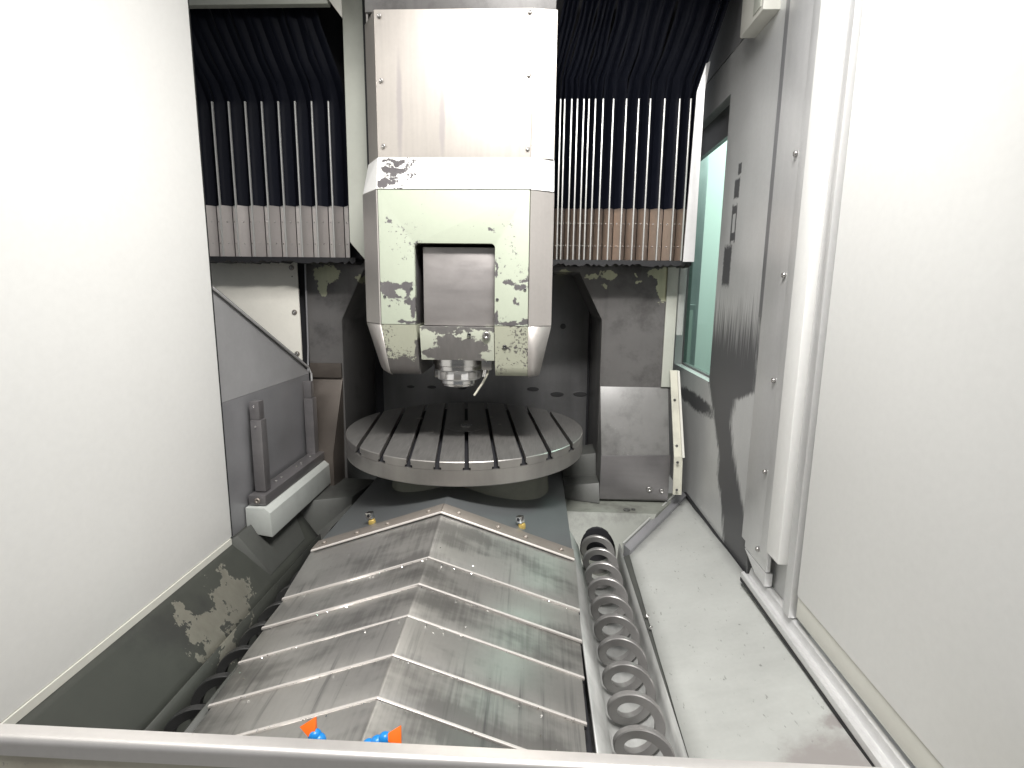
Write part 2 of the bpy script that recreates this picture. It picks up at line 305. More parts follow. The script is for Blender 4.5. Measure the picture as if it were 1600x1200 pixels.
_g = Mat('green safety glass')
_fr = _g.ma('MULTIPLY', _g.ma('POWER', _g.node('ShaderNodeLayerWeight', {'Blend': 0.5}).outputs['Facing'], 4.0), 0.30)
_mx = _g.node('ShaderNodeMixShader')
_tr = _g.node('ShaderNodeBsdfTransparent', {'Color': (0.80, 0.97, 0.91)}); _gl = _g.node('ShaderNodeBsdfGlossy', {'Color': (0.85, 1.0, 0.95), 'Roughness': 0.04})
_g.t.links.new(_fr, _mx.inputs[0]); _g.t.links.new(_tr.outputs[0], _mx.inputs[1]); _g.t.links.new(_gl.outputs[0], _mx.inputs[2]); _g.t.links.new(_mx.outputs[0], _g.out.inputs[0])
M['glass'] = _g.m

# ------------------------------------------------------------------ setting
bm = newbm(); box(bm, -30, 30, -30, 30, -0.2, 0)
o = part('floor', bm, M['floor']); o['kind'] = 'structure'; o['label'] = 'grey concrete hall floor under the machine'

# ------------------------------------------------------------------ gantry frame: portal of two columns and a beam
t = thing('gantry_frame', 'dark worn cast portal frame with chamfered opening behind the rotary table', 'machine frame', (-0.3, 3.5, 0))
bm = newbm()
outer = [(-1.43, 0.0), (-1.43, 1.815), (0.835, 1.815), (0.835, 0.0)]
inner = [(0.40, 0.0), (0.392, 1.48), (0.246, 1.766), (-1.06, 1.766), (-1.208, 1.46), (-1.215, 0.0)]
prism(bm, [(x, 3.3, z) for x, z in outer + inner], (0, 0.66, 0))
part('portal_casting', bm, M['gantry'], t, 0.012)
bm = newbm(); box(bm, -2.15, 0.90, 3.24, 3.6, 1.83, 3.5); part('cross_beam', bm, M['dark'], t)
bm = newbm(); box(bm, -1.75, -1.418, 3.32, 3.36, 0.4, 1.83); part('gap_filler', bm, M['dark'], t)  # dark filler added so the gap beside the column reads as shade
t_roof = thing('shade_roof', 'unseen dark roof sheet added above the bellows to block overhead light', 'shade roof', (-0.5, 2.8, 3.52))
bm = newbm(); box(bm, -2.2, 1.02, 1.95, 4.0, 3.52, 3.56); part('sheet', bm, M['dark'], t_roof)  # unseen sheet, added to keep overhead light off the rear
# flared feet
def foot(x0, x1, xf0, xf1, mat, zt, zm, yf):
    bm = newbm()
    prof = [(3.299, zt), (yf, zm), (yf, 0.395), (3.45, 0.395), (3.45, zt)]
    a = [bm.verts.new((x0 if i in (0, 3, 4) else xf0, y, z)) for i, (y, z) in enumerate(prof)]
    b = [bm.verts.new((x1 if i in (0, 3, 4) else xf1, y, z)) for i, (y, z) in enumerate(prof)]
    bm.faces.new(a); bm.faces.new(b[::-1])
    for i in range(5): bm.faces.new((a[i], b[i], b[(i + 1) % 5], a[(i + 1) % 5]))
    return part('column_foot', bm, mat, t, 0.006)
foot(0.398, 0.815, 0.404, 0.812, M['gantry_lit'], 1.075, 0.685, 3.15)
foot(-1.425, -1.218, -1.38, -1.245, M['footl'], 1.10, 0.64, 3.15)
bm = newbm(); prism(bm, [(0.402, 3.146, 0.678), (0.815, 3.146, 0.692), (0.815, 3.146, 0.41), (0.402, 3.146, 0.405)], (0, -0.006, 0)); part('base_panel', bm, M['bracket'], t, 0.002)
bm = newbm(); box(bm, -1.42, -1.219, 3.28, 3.30, 1.098, 1.19); part('joint_plate', bm, M['footl'], t, 0.004)
bm = newbm(); tube(bm, [(-1.41, 3.27, 1.8), (-1.418, 3.27, 1.3), (-1.424, 3.26, 1.12), (-1.40, 3.20, 0.95), (-1.385, 3.14, 0.68)], 0.006, 8); part('edge_pipe', bm, M['guard'], t)
for x, z, r in ((0.70, 0.475, 0.017), (0.775, 0.465, 0.014)): screw(t, (x, 3.14, z), (0, -1, 0), r, M['screw'], 'bolt')
for x, y, z in ((-1.372, 3.24, 0.93), (-1.37, 3.19, 0.80)): screw(t, (x, y - 0.03, z), (0, -1, 0.3), 0.008, M['screw'], 'bolt')
# right hand strips beside the column
bm = newbm(); box(bm, 0.768, 0.832, 3.285, 3.298, 1.08, 1.80); part('edge_strip', bm, M['slide'], t, 0.003)
bm = newbm(); box(bm, 0.836, 0.872, 3.27, 3.30, 1.40, 1.81); part('edge_strip', bm, M['boxgrey'], t, 0.003)
tr = thing('trim_strip', 'narrow cream bent trim strip with small dark screws beside the right column foot', 'trim strip', (0.84, 3.15, 0.45))
bm = newbm()
pr = [(0.806, 0.850, 3.255, 1.19), (0.822, 0.872, 3.10, 0.70), (0.830, 0.880, 3.10, 0.465)]
for (a0, a1, y, z), (b0, b1, y2, z2) in zip(pr, pr[1:]):
    hexa(bm, [(a0, y, z), (a1, y, z), (b1, y2, z2), (b0, y2, z2)], [(a0, y - 0.012, z), (a1, y - 0.012, z), (b1, y2 - 0.012, z2), (b0, y2 - 0.012, z2)])
part('strip', bm, M['trim'], tr)
bm = newbm(); hexa(bm, [(0.846, 3.24, 1.19), (0.858, 3.24, 1.19), (0.879, 3.086, 0.70), (0.866, 3.086, 0.70)], [(0.846, 3.225, 1.19), (0.858, 3.225, 1.19), (0.879, 3.07, 0.70), (0.866, 3.07, 0.70)])
part('ridge', bm, M['cream'], tr)
for y, z, x in ((3.20, 1.02, 0.83), (3.12, 0.76, 0.838), (3.085, 0.67, 0.84), (3.085, 0.50, 0.846)): screw(tr, (x, y - 0.012, z), (0, -1, 0.15), 0.008, M['darkscrew'])

# recess behind the table
t = thing('recess_panel', 'dark grey steel back panel with round holes behind the rotary table', 'machine panel', (-0.4, 3.95, 0.4))
bm = newbm(); prism(bm, [(-1.15, 3.95, 0.3), (-1.15, 3.95, 1.85), (0.29, 3.95, 1.85), (0.375, 3.95, 1.58), (0.385, 3.95, 0.3)], (0, 0.02, 0)); part('panel', bm, M['backwall'], t, 0.004)
bm = newbm(); box(bm, 0.376, 0.42, 3.955, 3.99, 0.3, 1.9); part('side_seal', bm, M['dark'], t)
bm = newbm(); box(bm, -1.3, -1.14, 3.955, 3.99, 0.3, 1.9); part('side_seal', bm, M['dark'], t)
for x, z, r in ((0.19, 1.40, 0.02), (-0.02, 0.93, 0.045), (0.16, 0.895, 0.05), (0.33, 0.90, 0.05), (-0.55, 0.93, 0.035), (-0.78, 0.93, 0.035), (-0.94, 0.93, 0.03)):
    bm = newbm(); lathe(bm, [(r, 3.9495), (r, 3.945), (r * 0.92, 3.944), (r * 0.9, 3.946), (0.001, 3.946)], x, z, 20, axis='y'); bm.transform(Matrix.Translation((0, 0, z)) @ Matrix.Diagonal((1, 1, 0.36 if r > 0.025 else 1, 1)) @ Matrix.Translation((0, 0, -z))); part('plug', bm, M['plug'], t)

# ------------------------------------------------------------------ bellows
def bellows(name, label, peaks, x_end, matl, ybase, zt, zlam, leanf, seed, group):
    rnd = random.Random(seed); t = thing(name, label, 'bellows', (peaks[len(peaks) // 2], 3.15, 1.82), group)
    for i, x in enumerate(peaks):
        xn = peaks[i + 1] if i + 1 < len(peaks) else x_end
        d = 0.05; xv = (x + xn) / 2 + rnd.uniform(-0.003, 0.003)
        j = [rnd.uniform(-1, 1) for _ in range(12)]
        # each fold: peak - valley - peak swept up, then leaning back toward the roof with creases
        lev = [(1.825, 0, 0, 0), (zlam, 0, 0, 0), (2.4, 0, 0, 0), (2.62, 0, 0, 0.001), (2.67, 0.012, 0.004 * j[0], -0.006), (2.74, -0.035, 0.006 * j[1], 0.006), (2.84, -0.075, leanf * 0.03 + 0.008 * j[2], 0.012), (2.98, -0.115, leanf * 0.065 + 0.01 * j[3], 0.008), (3.2, -0.17, leanf * 0.11 + 0.012 * j[4], 0.002)]
        bm = newbm(); rows = []
        for z, dy, dx, sw in lev:
            yy = ybase + dy
            sh = 0.45 if z > 2.66 else 1
            pts = [(x + dx, yy), (x + dx + (xv - x) * 0.5 + sw * 0.4, yy + d * 0.5 * sh), (xv + dx, yy + d * sh), (xv + dx + (xn - xv) * 0.5 - sw * 0.4, yy + d * 0.5 * sh), (xn + dx, yy)]
            rows.append([bm.verts.new((a, b, z)) for a, b in pts])
        for a, b in zip(rows, rows[1:]):
            for k in range(4):
                f = bm.faces.new((a[k], a[k + 1], b[k + 1], b[k]))
        fo = part('fold', bm, M['fabric'], t)
        m = fo.modifiers.new('thickness', 'SOLIDIFY'); m.thickness = 0.0015
        bm = newbm(); box(bm, x - 0.0035, x + 0.0035, ybase - 0.010, ybase + 0.004, 1.822, 2.652); part('rod', bm, M['rod'], t, 0.0015)
        wd = min(1.0, (xn - x) / 0.09)      # gaps shrink where the folds are pushed together
        for s, (xa, ya, xb, yb) in enumerate(((x + 0.005, ybase - 0.004, xv - 0.003 * wd, ybase + d - 0.008), (xv + 0.002 * wd, ybase + d - 0.008, xn - 0.006 * wd, ybase - 0.002))):
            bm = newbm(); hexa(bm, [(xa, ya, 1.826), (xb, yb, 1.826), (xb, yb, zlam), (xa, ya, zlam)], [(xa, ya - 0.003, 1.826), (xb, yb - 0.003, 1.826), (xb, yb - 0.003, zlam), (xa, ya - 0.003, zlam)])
            la = part('lamella', bm, (M['lamella_shade'] if s == 0 else matl) if matl is M['lamella_refl'] else (matl if s == 0 else M['lamella_lit']), t)  # light and shade of the two flanks set by colour
            n = Vector((yb - ya, xa - xb, 0)).normalized()
            if n.y > 0: n = -n
            for zz in (1.90, 2.02):
                screw(la, ((xa + xb) / 2, (ya + yb) / 2 - 0.003, zz), n, 0.0045, M['screw'], 'rivet', 0.5)
    return t
GB = 'bellows of the gantry'
pl = [-2.08 + 0.0925 * i for i in range(11)]
bl = bellows('bellows', 'black folding bellows with pale steel lower plates, left of the spindle head', pl, -1.062, M['lamella'], 3.09, 2.65, 2.108, -1.0, 1, GB)
prx = [875.5, 882, 893, 902, 912, 920, 930, 942, 958, 978, 997, 1015, 1037, 1060, 1077]
pr_ = [0.012, 0.04, 0.07] + [0.083 + (p - 870) * 0.003376 for p in prx]
br = bellows('bellows', 'black folding bellows with crowded thin rods, between spindle head and window', pr_, 0.822, M['lamella_refl'], 3.07, 2.65, 2.10, 1.0, 2, GB)
for root, x0, x1 in ((bl, -2.12, -1.03), (br, 0.0, 0.84)):
    bm = newbm(); y0 = 3.04
    n = 60; prev = None
    rnd = random.Random(5)
    pts = [(x0 + (x1 - x0) * i / n, 1.800 + rnd.uniform(-0.012, 0.006)) for i in range(n + 1)]
    prism(bm, [(x, y0 + 0.02, z) for x, z in pts] + [(x1, y0 + 0.02, 1.824), (x0, y0 + 0.02, 1.824)], (0, 0.14, 0))
    part('wiper_seal', bm, M['rubber'], root)
bm = newbm()
hexa(bm, [(0.775, 2.99, 1.815), (0.832, 2.985, 1.815), (0.828, 2.985, 2.66), (0.79, 2.99, 2.66)], [(0.775, 3.0, 1.815), (0.836, 3.0, 1.815), (0.832, 3.0, 2.66), (0.79, 3.0, 2.66)])
hexa(bm, [(0.79, 2.99, 2.66), (0.828, 2.985, 2.66), (0.845, 2.985, 2.80), (0.832, 3.01, 2.80)], [(0.79, 3.0, 2.66), (0.832, 3.0, 2.66), (0.85, 3.0, 2.80), (0.836, 3.02, 2.80)])
part('end_plate', bm, M['guide'], br)
# beam and gusset at the top left, painted guide plate beside the head
t = thing('top_beam', 'pale painted top beam with triangular gusset above the left bellows', 'beam', (-1.5, 2.9, 3.03))
bm = newbm(); box(bm, -2.2, -1.06, 2.88, 2.92, 3.033, 3.3); part('beam', bm, M['slide'], t, 0.004)
bm = newbm(); prism(bm, [(-1.075, 2.875, 3.075), (-0.985, 2.875, 2.96), (-0.985, 2.875, 3.3), (-1.075, 2.875, 3.3)], (0, -0.012, 0)); part('gusset', bm, M['cream'], t, 0.003)
t = thing('guide_plate', 'tall pale grey green plate with cut lower corner left of the spindle head', 'machine panel', (-0.96, 2.95, 1.8))
bm = newbm(); prism(bm, [(-1.012, 2.95, 3.35), (-1.02, 2.95, 1.90), (-0.935, 2.95, 1.80), (-0.80, 2.95, 1.80), (-0.80, 2.95, 3.35)], (0, 0.05, 0)); part('plate', bm, M['slide'], t, 0.006)
bm = newbm(); box(bm, -0.906, -0.885, 2.938, 2.949, 1.9, 3.35); part('seal', bm, M['rubber'], t)

# ------------------------------------------------------------------ spindle head
H = thing('spindle_head', 'large spindle head with chipped pale green paint and bare steel edges above the table', 'spindle head', (-0.385, 2.8, 1.24))
# horizontal layout at a level: front corners and outer chamfer corners; y offset of the front
FX0, FX1, OX0, OX1, CH = -0.728, -0.043, -0.836, 0.064, 0.14
def quadplate(name, mat, p, t=0.004, bev=0.0):
    bm = newbm(); q = [Vector(v) for v in p]; n = (q[1] - q[0]).cross(q[3] - q[0]).normalized() * t
    hexa(bm, q, [v + n for v in q]); return part(name, bm, mat, H, bev)
# upper cover (slightly set back), three sheets
YU = 2.60
quadplate('cover_panel', M['headsteel'], [(-0.748, YU, 2.25), (-0.043, YU, 2.25), (-0.043, YU, 2.872), (-0.748, YU, 2.872)], -0.006, 0.0015)
quadplate('cover_edge', M['headsteel'], [(-0.836, YU + CH, 2.25), (-0.75, YU + 0.002, 2.25), (-0.75, YU + 0.002, 2.872), (-0.836, YU + CH, 2.872)], -0.005)
quadplate('cover_edge', M['headsteel'], [(-0.041, YU + 0.002, 2.25), (0.064, YU + 0.02, 2.25), (0.064, YU + 0.02, 2.872), (-0.041, YU + 0.002, 2.872)], -0.005)
bm = newbm(); prism(bm, [(-0.80, YU + 0.03, 2.876), (0.058, YU + 0.03, 2.876), (0.058, YU + 0.03, 3.4), (-0.80, YU + 0.03, 3.4)], (0, 0.02, 0)); part('upper_cover', bm, M['gantry'], H, 0.003)
for x, z in ((-0.725, 2.845), (-0.725, 2.58), (-0.722, 2.30), (-0.057, 2.855), (-0.057, 2.60), (-0.057, 2.29)): screw(H, (x, YU - 0.006, z), (0, -1, 0), 0.009, M['screw'])
# sloped cap, its white put in for strong light from above
quadplate('cap_panel', M['cap'], [(FX0, 2.5, 2.094), (FX1, 2.5, 2.094), (-0.043, YU - 0.004, 2.248), (-0.748, YU - 0.004, 2.248)], 0.004)
quadplate('cap_edge', M['white'], [(OX0, 2.5 + CH, 2.094), (FX0 - 0.002, 2.502, 2.094), (-0.750, YU, 2.248), (-0.836, YU + CH, 2.248)], 0.004)
quadplate('cap_edge', M['white'], [(FX1 + 0.002, 2.502, 2.094), (OX1, 2.56, 2.094), (0.064, YU + 0.04, 2.248), (-0.041, YU, 2.248)], 0.004)
# painted front with the slot
bm = newbm()
def arc(cx, cz, r, a0, a1, n=6): return [(cx + r * math.cos(R(a0 + (a1 - a0) * i / n)), cz + r * math.sin(R(a0 + (a1 - a0) * i / n))) for i in range(n + 1)]
sl0, sl1, slt = -0.566, -0.197, 1.860
poly = [(FX0, 1.49), (FX0, 2.092), (FX1, 2.092), (FX1, 1.49), (sl1, 1.49)] + arc(sl1 - 0.02, slt - 0.02, 0.02, 0, 90) + arc(sl0 + 0.02, slt - 0.02, 0.02, 90, 180) + [(sl0, 1.49)]
prism(bm, [(x, 2.5, z) for x, z in poly], (0, 0.03, 0)); part('front_panel', bm, M['front'], H, 0.002)
for s in (0, 1):
    xo, xf = (OX0, FX0 - 0.002) if s == 0 else (OX1, FX1 + 0.002); yo = 2.5 + (CH if s == 0 else 0.07)
    xt = xo + (0.052 if s == 0 else -0.052); xfb = xf + (0.02 if s == 0 else 0)
    p = [(xo, yo, 1.49), (xf, 2.502, 1.49), (xf, 2.502, 2.091), (xo, yo, 2.091)]
    quadplate('edge_strip', M['chamfer'], p if s == 0 else [p[1], p[0], p[3], p[2]], 0.006)
    # lower tapered arm: front follows a slanting, rounded profile
    prof = [(2.502, 1.488), (2.556, 1.29), (2.566, 1.262), (2.584, 1.245), (2.61, 1.238)]
    xi = sl0 if s == 0 else sl1
    bm = newbm(); rows = []
    for k, (y, z) in enumerate(prof):
        u = k / (len(prof) - 1) if k else 0; u = min(1, (1.488 - z) / 0.25)
        rows.append([bm.verts.new((xf + (xfb - xf) * u, y, z)), bm.verts.new((xi, y, z))])
    back = [bm.verts.new((xfb, 2.9, 1.238)), bm.verts.new((xi, 2.9, 1.238)), bm.verts.new((xi, 2.9, 1.488)), bm.verts.new((xf, 2.9, 1.488))]
    for a, b in zip(rows, rows[1:]):
        f = bm.faces.new((a[0], a[1], b[1], b[0])); f.smooth = True
    bm.faces.new((rows[-1][0], rows[-1][1], back[1], back[0])); bm.faces.new((back[0], back[1], back[2], back[3])); bm.faces.new((back[3], back[2], rows[0][1], rows[0][0]))
    bm.faces.new([r[1] for r in rows] + [back[2], back[1]][::1]) if False else bm.faces.new([r[1] for r in rows] + [back[1], back[2]])
    bm.faces.new([r[0] for r in rows][::-1] + [back[3], back[0]])
    part('lower_arm', bm, M['frontlow'], H)
    bm = newbm(); rows = []
    for k, (y, z) in enumerate(prof):
        u = min(1, (1.488 - z) / 0.25)
        rows.append([bm.verts.new((xf + (xfb - xf) * u, y + 0.001, z)), bm.verts.new((xo + (xt - xo) * u, yo + (y - 2.502), z))])
    for a, b in zip(rows, rows[1:]):
        f = bm.faces.new((a[0], a[1], b[1], b[0])); f.smooth = True
    e = part('lower_edge', bm, M['chamfer'], H); m = e.modifiers.new('thickness', 'SOLIDIFY'); m.thickness = 0.006; m.offset = -1 if s == 0 else -1
    # flank of the head
    xs = xo + (0.004 if s == 0 else -0.004)
    bm = newbm(); prism(bm, [(xs, yo + 0.004, 1.49), (xs, 3.05, 1.49), (xs, 3.05, 3.3), (xs, YU + CH + 0.01, 3.3), (xs, YU + CH + 0.01, 2.25), (xs, yo + 0.004, 2.09)], (0.01 if s == 0 else -0.01, 0, 0)); part('side_panel', bm, M['chamfer'], H)
    bm = newbm(); hexa(bm, [(xs, yo + 0.004, 1.489), (xs, 3.05, 1.489), (xt, 3.0, 1.24), (xt, yo + 0.11, 1.24)], [(xs + (0.01 if s == 0 else -0.01), yo + 0.004, 1.489), (xs + (0.01 if s == 0 else -0.01), 3.05, 1.489), (xt + (0.01 if s == 0 else -0.01), 3.0, 1.24), (xt + (0.01 if s == 0 else -0.01), yo + 0.11, 1.24)]); part('side_panel', bm, M['chamfer'], H)
# inner walls of the slot and rear body
bm = newbm(); box(bm, sl0 - 0.012, sl0 - 0.002, 2.531, 2.95, 1.49, 1.87); box(bm, sl1 + 0.002, sl1 + 0.012, 2.531, 2.95, 1.49, 1.87); box(bm, sl0, sl1, 2.531, 2.95, 1.862, 1.872); part('slot_lining', bm, M['bracket'], H)
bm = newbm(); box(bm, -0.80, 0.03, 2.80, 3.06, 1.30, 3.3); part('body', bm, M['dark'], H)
# swivelling inner block
bm = newbm(); xprof(bm, [(2.545, 1.484), (2.545, 1.846), (2.79, 1.846), (2.79, 1.484)], -0.536, -0.200); part('swivel_block', bm, M['block'], H, 0.003)
bm = newbm(); xprof(bm, [(2.515, 1.481), (2.552, 1.318), (2.80, 1.318), (2.80, 1.481)], -0.553, -0.200); part('block_base', bm, M['blocklow'], H, 0.003)
screw(H, (-0.318, 2.520, 1.445), (0, -1, -0.2), 0.009, M['darkscrew'], 'bolt'); screw(H, (-0.236, 2.520, 1.443), (0, -1, -0.2), 0.02, M['screw'], 'bolt')
for x, z in ((-0.708, 1.617), (-0.582, 1.655), (-0.185, 1.61), (-0.058, 1.655)): screw(H, (x, 2.499, z), (0, -1, 0), 0.007, M['darkscrew'])
screw(H, (-0.15, 2.527, 1.39), (0, -1, -0.25), 0.010, M['darkscrew'])
# spindle nose
sx, sy = -0.392, 2.69
bm = newbm(); lathe(bm, [(0.13, 1.317), (0.13, 1.285), (0.122, 1.281), (0.122, 1.262), (0.09, 1.258)], sx, sy, 48); part('spindle_flange', bm, M['bright'], H)
bm = newbm(); lathe(bm, [(0.108, 1.262), (0.112, 1.255), (0.112, 1.215), (0.105, 1.208)], sx, sy, 12, False); part('clamp_ring', bm, M['guide'], H, 0.002)
bm = newbm(); lathe(bm, [(0.09, 1.21), (0.092, 1.19), (0.084, 1.185), (0.084, 1.178), (0.078, 1.174), (0.05, 1.174), (0.046, 1.20)], sx, sy, 48); part('spindle_nose', bm, M['bright'], H)
for a in (200, 238, 275, 312, 345):
    bm = newbm(); c = Vector((sx + 0.116 * math.cos(R(a)), sy + 0.116 * math.sin(R(a)), 0)); u = Vector((-math.sin(R(a)), math.cos(R(a)), 0)) * 0.018; n = Vector((math.cos(R(a)), math.sin(R(a)), 0)) * 0.008
    hexa(bm, [c - u - n + Vector((0, 0, 1.22)), c + u - n + Vector((0, 0, 1.22)), c + u + n + Vector((0, 0, 1.22)), c - u + n + Vector((0, 0, 1.22))], [c - u - n + Vector((0, 0, 1.254)), c + u - n + Vector((0, 0, 1.254)), c + u + n + Vector((0, 0, 1.254)), c - u + n + Vector((0, 0, 1.254))]); part('drive_key', bm, M['screw'], H, 0.002)
bm = newbm(); box(bm, -0.265, -0.215, 2.58, 2.64, 1.268, 1.318); part('coolant_block', bm, M['screw'], H, 0.004)
bm = newbm(); tube(bm, [(-0.232, 2.60, 1.27), (-0.236, 2.60, 1.25), (-0.262, 2.61, 1.20), (-0.305, 2.62, 1.135)], 0.0055, 10); part('coolant_pipe', bm, M['trim'], H)
for x in (-0.252, -0.244): 
    bm = newbm(); tube(bm, [(x, 2.585, 1.27), (x - 0.006, 2.58, 1.235)], 0.004, 8); part('coolant_tip', bm, M['bright'], H)

# ------------------------------------------------------------------ rotary table
TC = Vector((-0.405, 3.075, 0)); TR = 0.683; TZ = 0.86
T = thing('rotary_table', 'round dark steel rotary table with nine parallel T slots and brighter rim', 'rotary table', (TC.x, TC.y, 0.6))
ang = R(7.6); du = Vector((math.cos(ang), math.sin(ang), 0)); dv = Vector((-math.sin(ang), math.cos(ang), 0))
bm = newbm(); lathe(bm, [(TR - 0.02, 0.735), (TR - 0.004, 0.738), (TR, 0.742), (TR, 0.818)], TC.x, TC.y, 128); part('table_disc', bm, M['rim'], T)
def seg(u0, u1, R0, zlist):
    """slice of a disc between two chords; zlist = (radius, z, widen)"""
    bm = newbm(); rings = []
    for (r, z, w) in zlist:
        a0, a1 = max(u0 - w, -r + 1e-4), min(u1 + w, r - 1e-4); n = 14; top = []
        us = [a0 + (a1 - a0) * i / n for i in range(n + 1)]
        front = [(u, -math.sqrt(max(r * r - u * u, 0))) for u in us]; backp = [(u, math.sqrt(max(r * r - u * u, 0))) for u in us[::-1]]
        rings.append([bm.verts.new(TC + du * u + dv * v + Vector((0, 0, z))) for u, v in front + backp])
    L = len(rings[0])
    for a, b in zip(rings, rings[1:]):
        for i in range(L):
            bm.faces.new((a[i], a[(i + 1) % L], b[(i + 1) % L], b[i]))
    bm.faces.new(rings[0][::-1]); bm.faces.new(rings[-1]); return bm
bm = newbm(); lathe(bm, [(TR - 0.012, 0.817), (TR - 0.012, 0.8184), (0.001, 0.8184)], TC.x, TC.y, 96, False); part('slot_shade', bm, M['dark'], T)  # black disc added to paint deep shade into the slots
sp = 0.1375; sw = 0.0105
cuts = [-TR + 0.002] + [sp * k for k in range(-4, 5)] + [TR - 0.002]
for i in range(10):
    a = cuts[i] + (sw if i else 0); b = cuts[i + 1] - (sw if i < 9 else 0)
    ends = 0.0 if True else 0
    bm = seg(a, b, TR, [(TR, 0.819, -0.008), (TR, 0.832, -0.008), (TR, 0.8321, 0), (TR, 0.8565, 0), (TR - 0.0035, TZ, 0)])
    o = part('table_segment', bm, M['table'], T); o.data.materials.append(M['rim'])
    for p in o.data.polygons:
        if abs(p.normal.z) < 0.95 or p.center.z < TZ - 0.6 - 0.003:
            c = p.center; 
            if math.hypot(c.x, c.y) > TR - 0.02 or True: p.material_index = 1
bm = newbm(); lathe(bm, [(0.128, 0.858), (0.128, 0.8618), (0.124, 0.8622), (0.12, 0.8616), (0.001, 0.8616)], TC.x + 0.0, TC.y, 48); part('centre_plate', bm, M['table'], T)
bm = newbm(); lathe(bm, [(0.034, 0.861), (0.034, 0.865), (0.027, 0.8655), (0.025, 0.863), (0.001, 0.863)], TC.x, TC.y, 24); part('bore_cap', bm, M['bright'], T)
for u, v, r in ((-0.29, 0.20, 0.018), (-0.20, -0.12, 0.018), (0.16, 0.22, 0.016), (0.20, 0.03, 0.010)):
    c = TC + du * u + dv * v
    bm = newbm(); lathe(bm, [(r, 0.859), (r, 0.8612), (r * 0.7, 0.8614), (r * 0.65, 0.8605), (0.001, 0.8605)], c.x, c.y, 16); part('plug', bm, M['rim'], T)
bm = newbm(); lathe(bm, [(0.47, 0.40), (0.455, 0.60), (0.43, 0.70), (0.43, 0.737)], TC.x + 0.03, 3.05, 64); part('pedestal', bm, M['pedestal'], T)

# ------------------------------------------------------------------ telescopic cover
K = thing('telescopic_cover', 'roof shaped overlapping steel way cover stepping down in front of the table', 'way cover', (-0.41, 1.8, 0.4))
XC = -0.41
def vplate(y0, y1, zr0, zr1, h0, h1, drop, t=0.006, skirt=0.16, bend=0.0):
    """folded V plate with a rounded ridge; the front edge can be bent down a little"""
    bm = newbm(); rows = []
    st = [(y0, zr0, h0, 0.0), (y1, zr1, h1, 0.0)]
    if bend:
        L = y1 - y0
        st = [(y0 + q, zr0 + (zr1 - zr0) * q / L, h0 + (h1 - h0) * q / L, -bend * d) for q, d in ((0, 1.0), (0.012, 0.66), (0.028, 0.34), (0.05, 0.10), (0.085, 0.0), (0.12, 0.0))] + [(y1, zr1, h1, 0.0)]
    for y, zr, h, dz in st:
        k = drop / h; rr = 0.007; zr += dz
        top = [(-h, zr - drop - skirt), (-h, zr - drop - 0.003), (-h + 0.003, zr - drop)]
        for q in (-1, -0.6, -0.2, 0.2, 0.6, 1): top.append((q * rr, zr - k * rr * (0.5 + 0.5 * q * q)))
        top += [(h - 0.003, zr - drop), (h, zr - drop - 0.003), (h, zr - drop - skirt)]
        low = [(h - t, zr - drop - skirt), (h - t, zr - drop - t), (0, zr - t - 0.002), (-h + t, zr - drop - t), (-h + t, zr - drop - skirt)]
        rows.append([bm.verts.new((XC + x, y, z)) for x, z in top + low])
    n = len(rows[0])
    for a, b in zip(rows, rows[1:]):
        for i in range(n):
            f = bm.faces.new((a[i], a[(i + 1) % n], b[(i + 1) % n], b[i])); f.smooth = 1 <= i <= 9
    for a in (rows[0], rows[-1]):
        bmesh.ops.triangle_fill(bm, use_beauty=True, edges=[bm.edges.get((a[i], a[(i + 1) % n])) for i in range(n)])
    return bm
part('base_cover', vplate(2.25, 3.75, 0.676, 0.672, 0.595, 0.592, 0.205), M['base'], K)
steps = [(1.965, 0.614, 0.602), (1.79, 0.602, 0.597), (1.617, 0.588, 0.591), (1.432, 0.580, 0.583), (1.272, 0.570, 0.574), (0.93, 0.560, 0.566)]
yb, zb = 2.275, 0.672
for i, (y, z, h) in enumerate(steps):
    z0 = 0.672 if i == 0 else z + 0.003
    p = part('cover_plate', vplate(y, (2.275 if i == 0 else steps[i - 1][0] + 0.05), z, z0, h, h + 0.001, 0.203, bend=0.0055), M['cover'], K)
    z -= 0.0055; bm = newbm()
    for s in (-1, 1): hexa(bm, [(XC, y - 0.010, z + 0.0015), (XC + s * (h + 0.001), y - 0.010, z - 0.2015), (XC + s * (h + 0.001), y - 0.001, z - 0.200), (XC, y - 0.001, z + 0.003)], [(XC, y - 0.010, z - 0.008), (XC + s * (h + 0.001), y - 0.010, z - 0.211), (XC + s * (h + 0.001), y - 0.001, z - 0.213), (XC, y - 0.001, z - 0.010)])
    bmesh.ops.remove_doubles(bm, verts=bm.verts, dist=1e-5)
    part('lip', bm, M['lip'], p, 0.002)
    bm = newbm()
    for s in (-1, 1): hexa(bm, [(XC, y - 0.009, z - 0.0105), (XC + s * h, y - 0.009, z - 0.2135), (XC + s * h, y + 0.004, z - 0.2135), (XC, y + 0.004, z - 0.0105)], [(XC, y - 0.012, z - 0.0175), (XC + s * h, y - 0.012, z - 0.2205), (XC + s * h, y + 0.004, z - 0.2205), (XC, y + 0.004, z - 0.0175)])
    part('wiper', bm, M['rubber'], p)
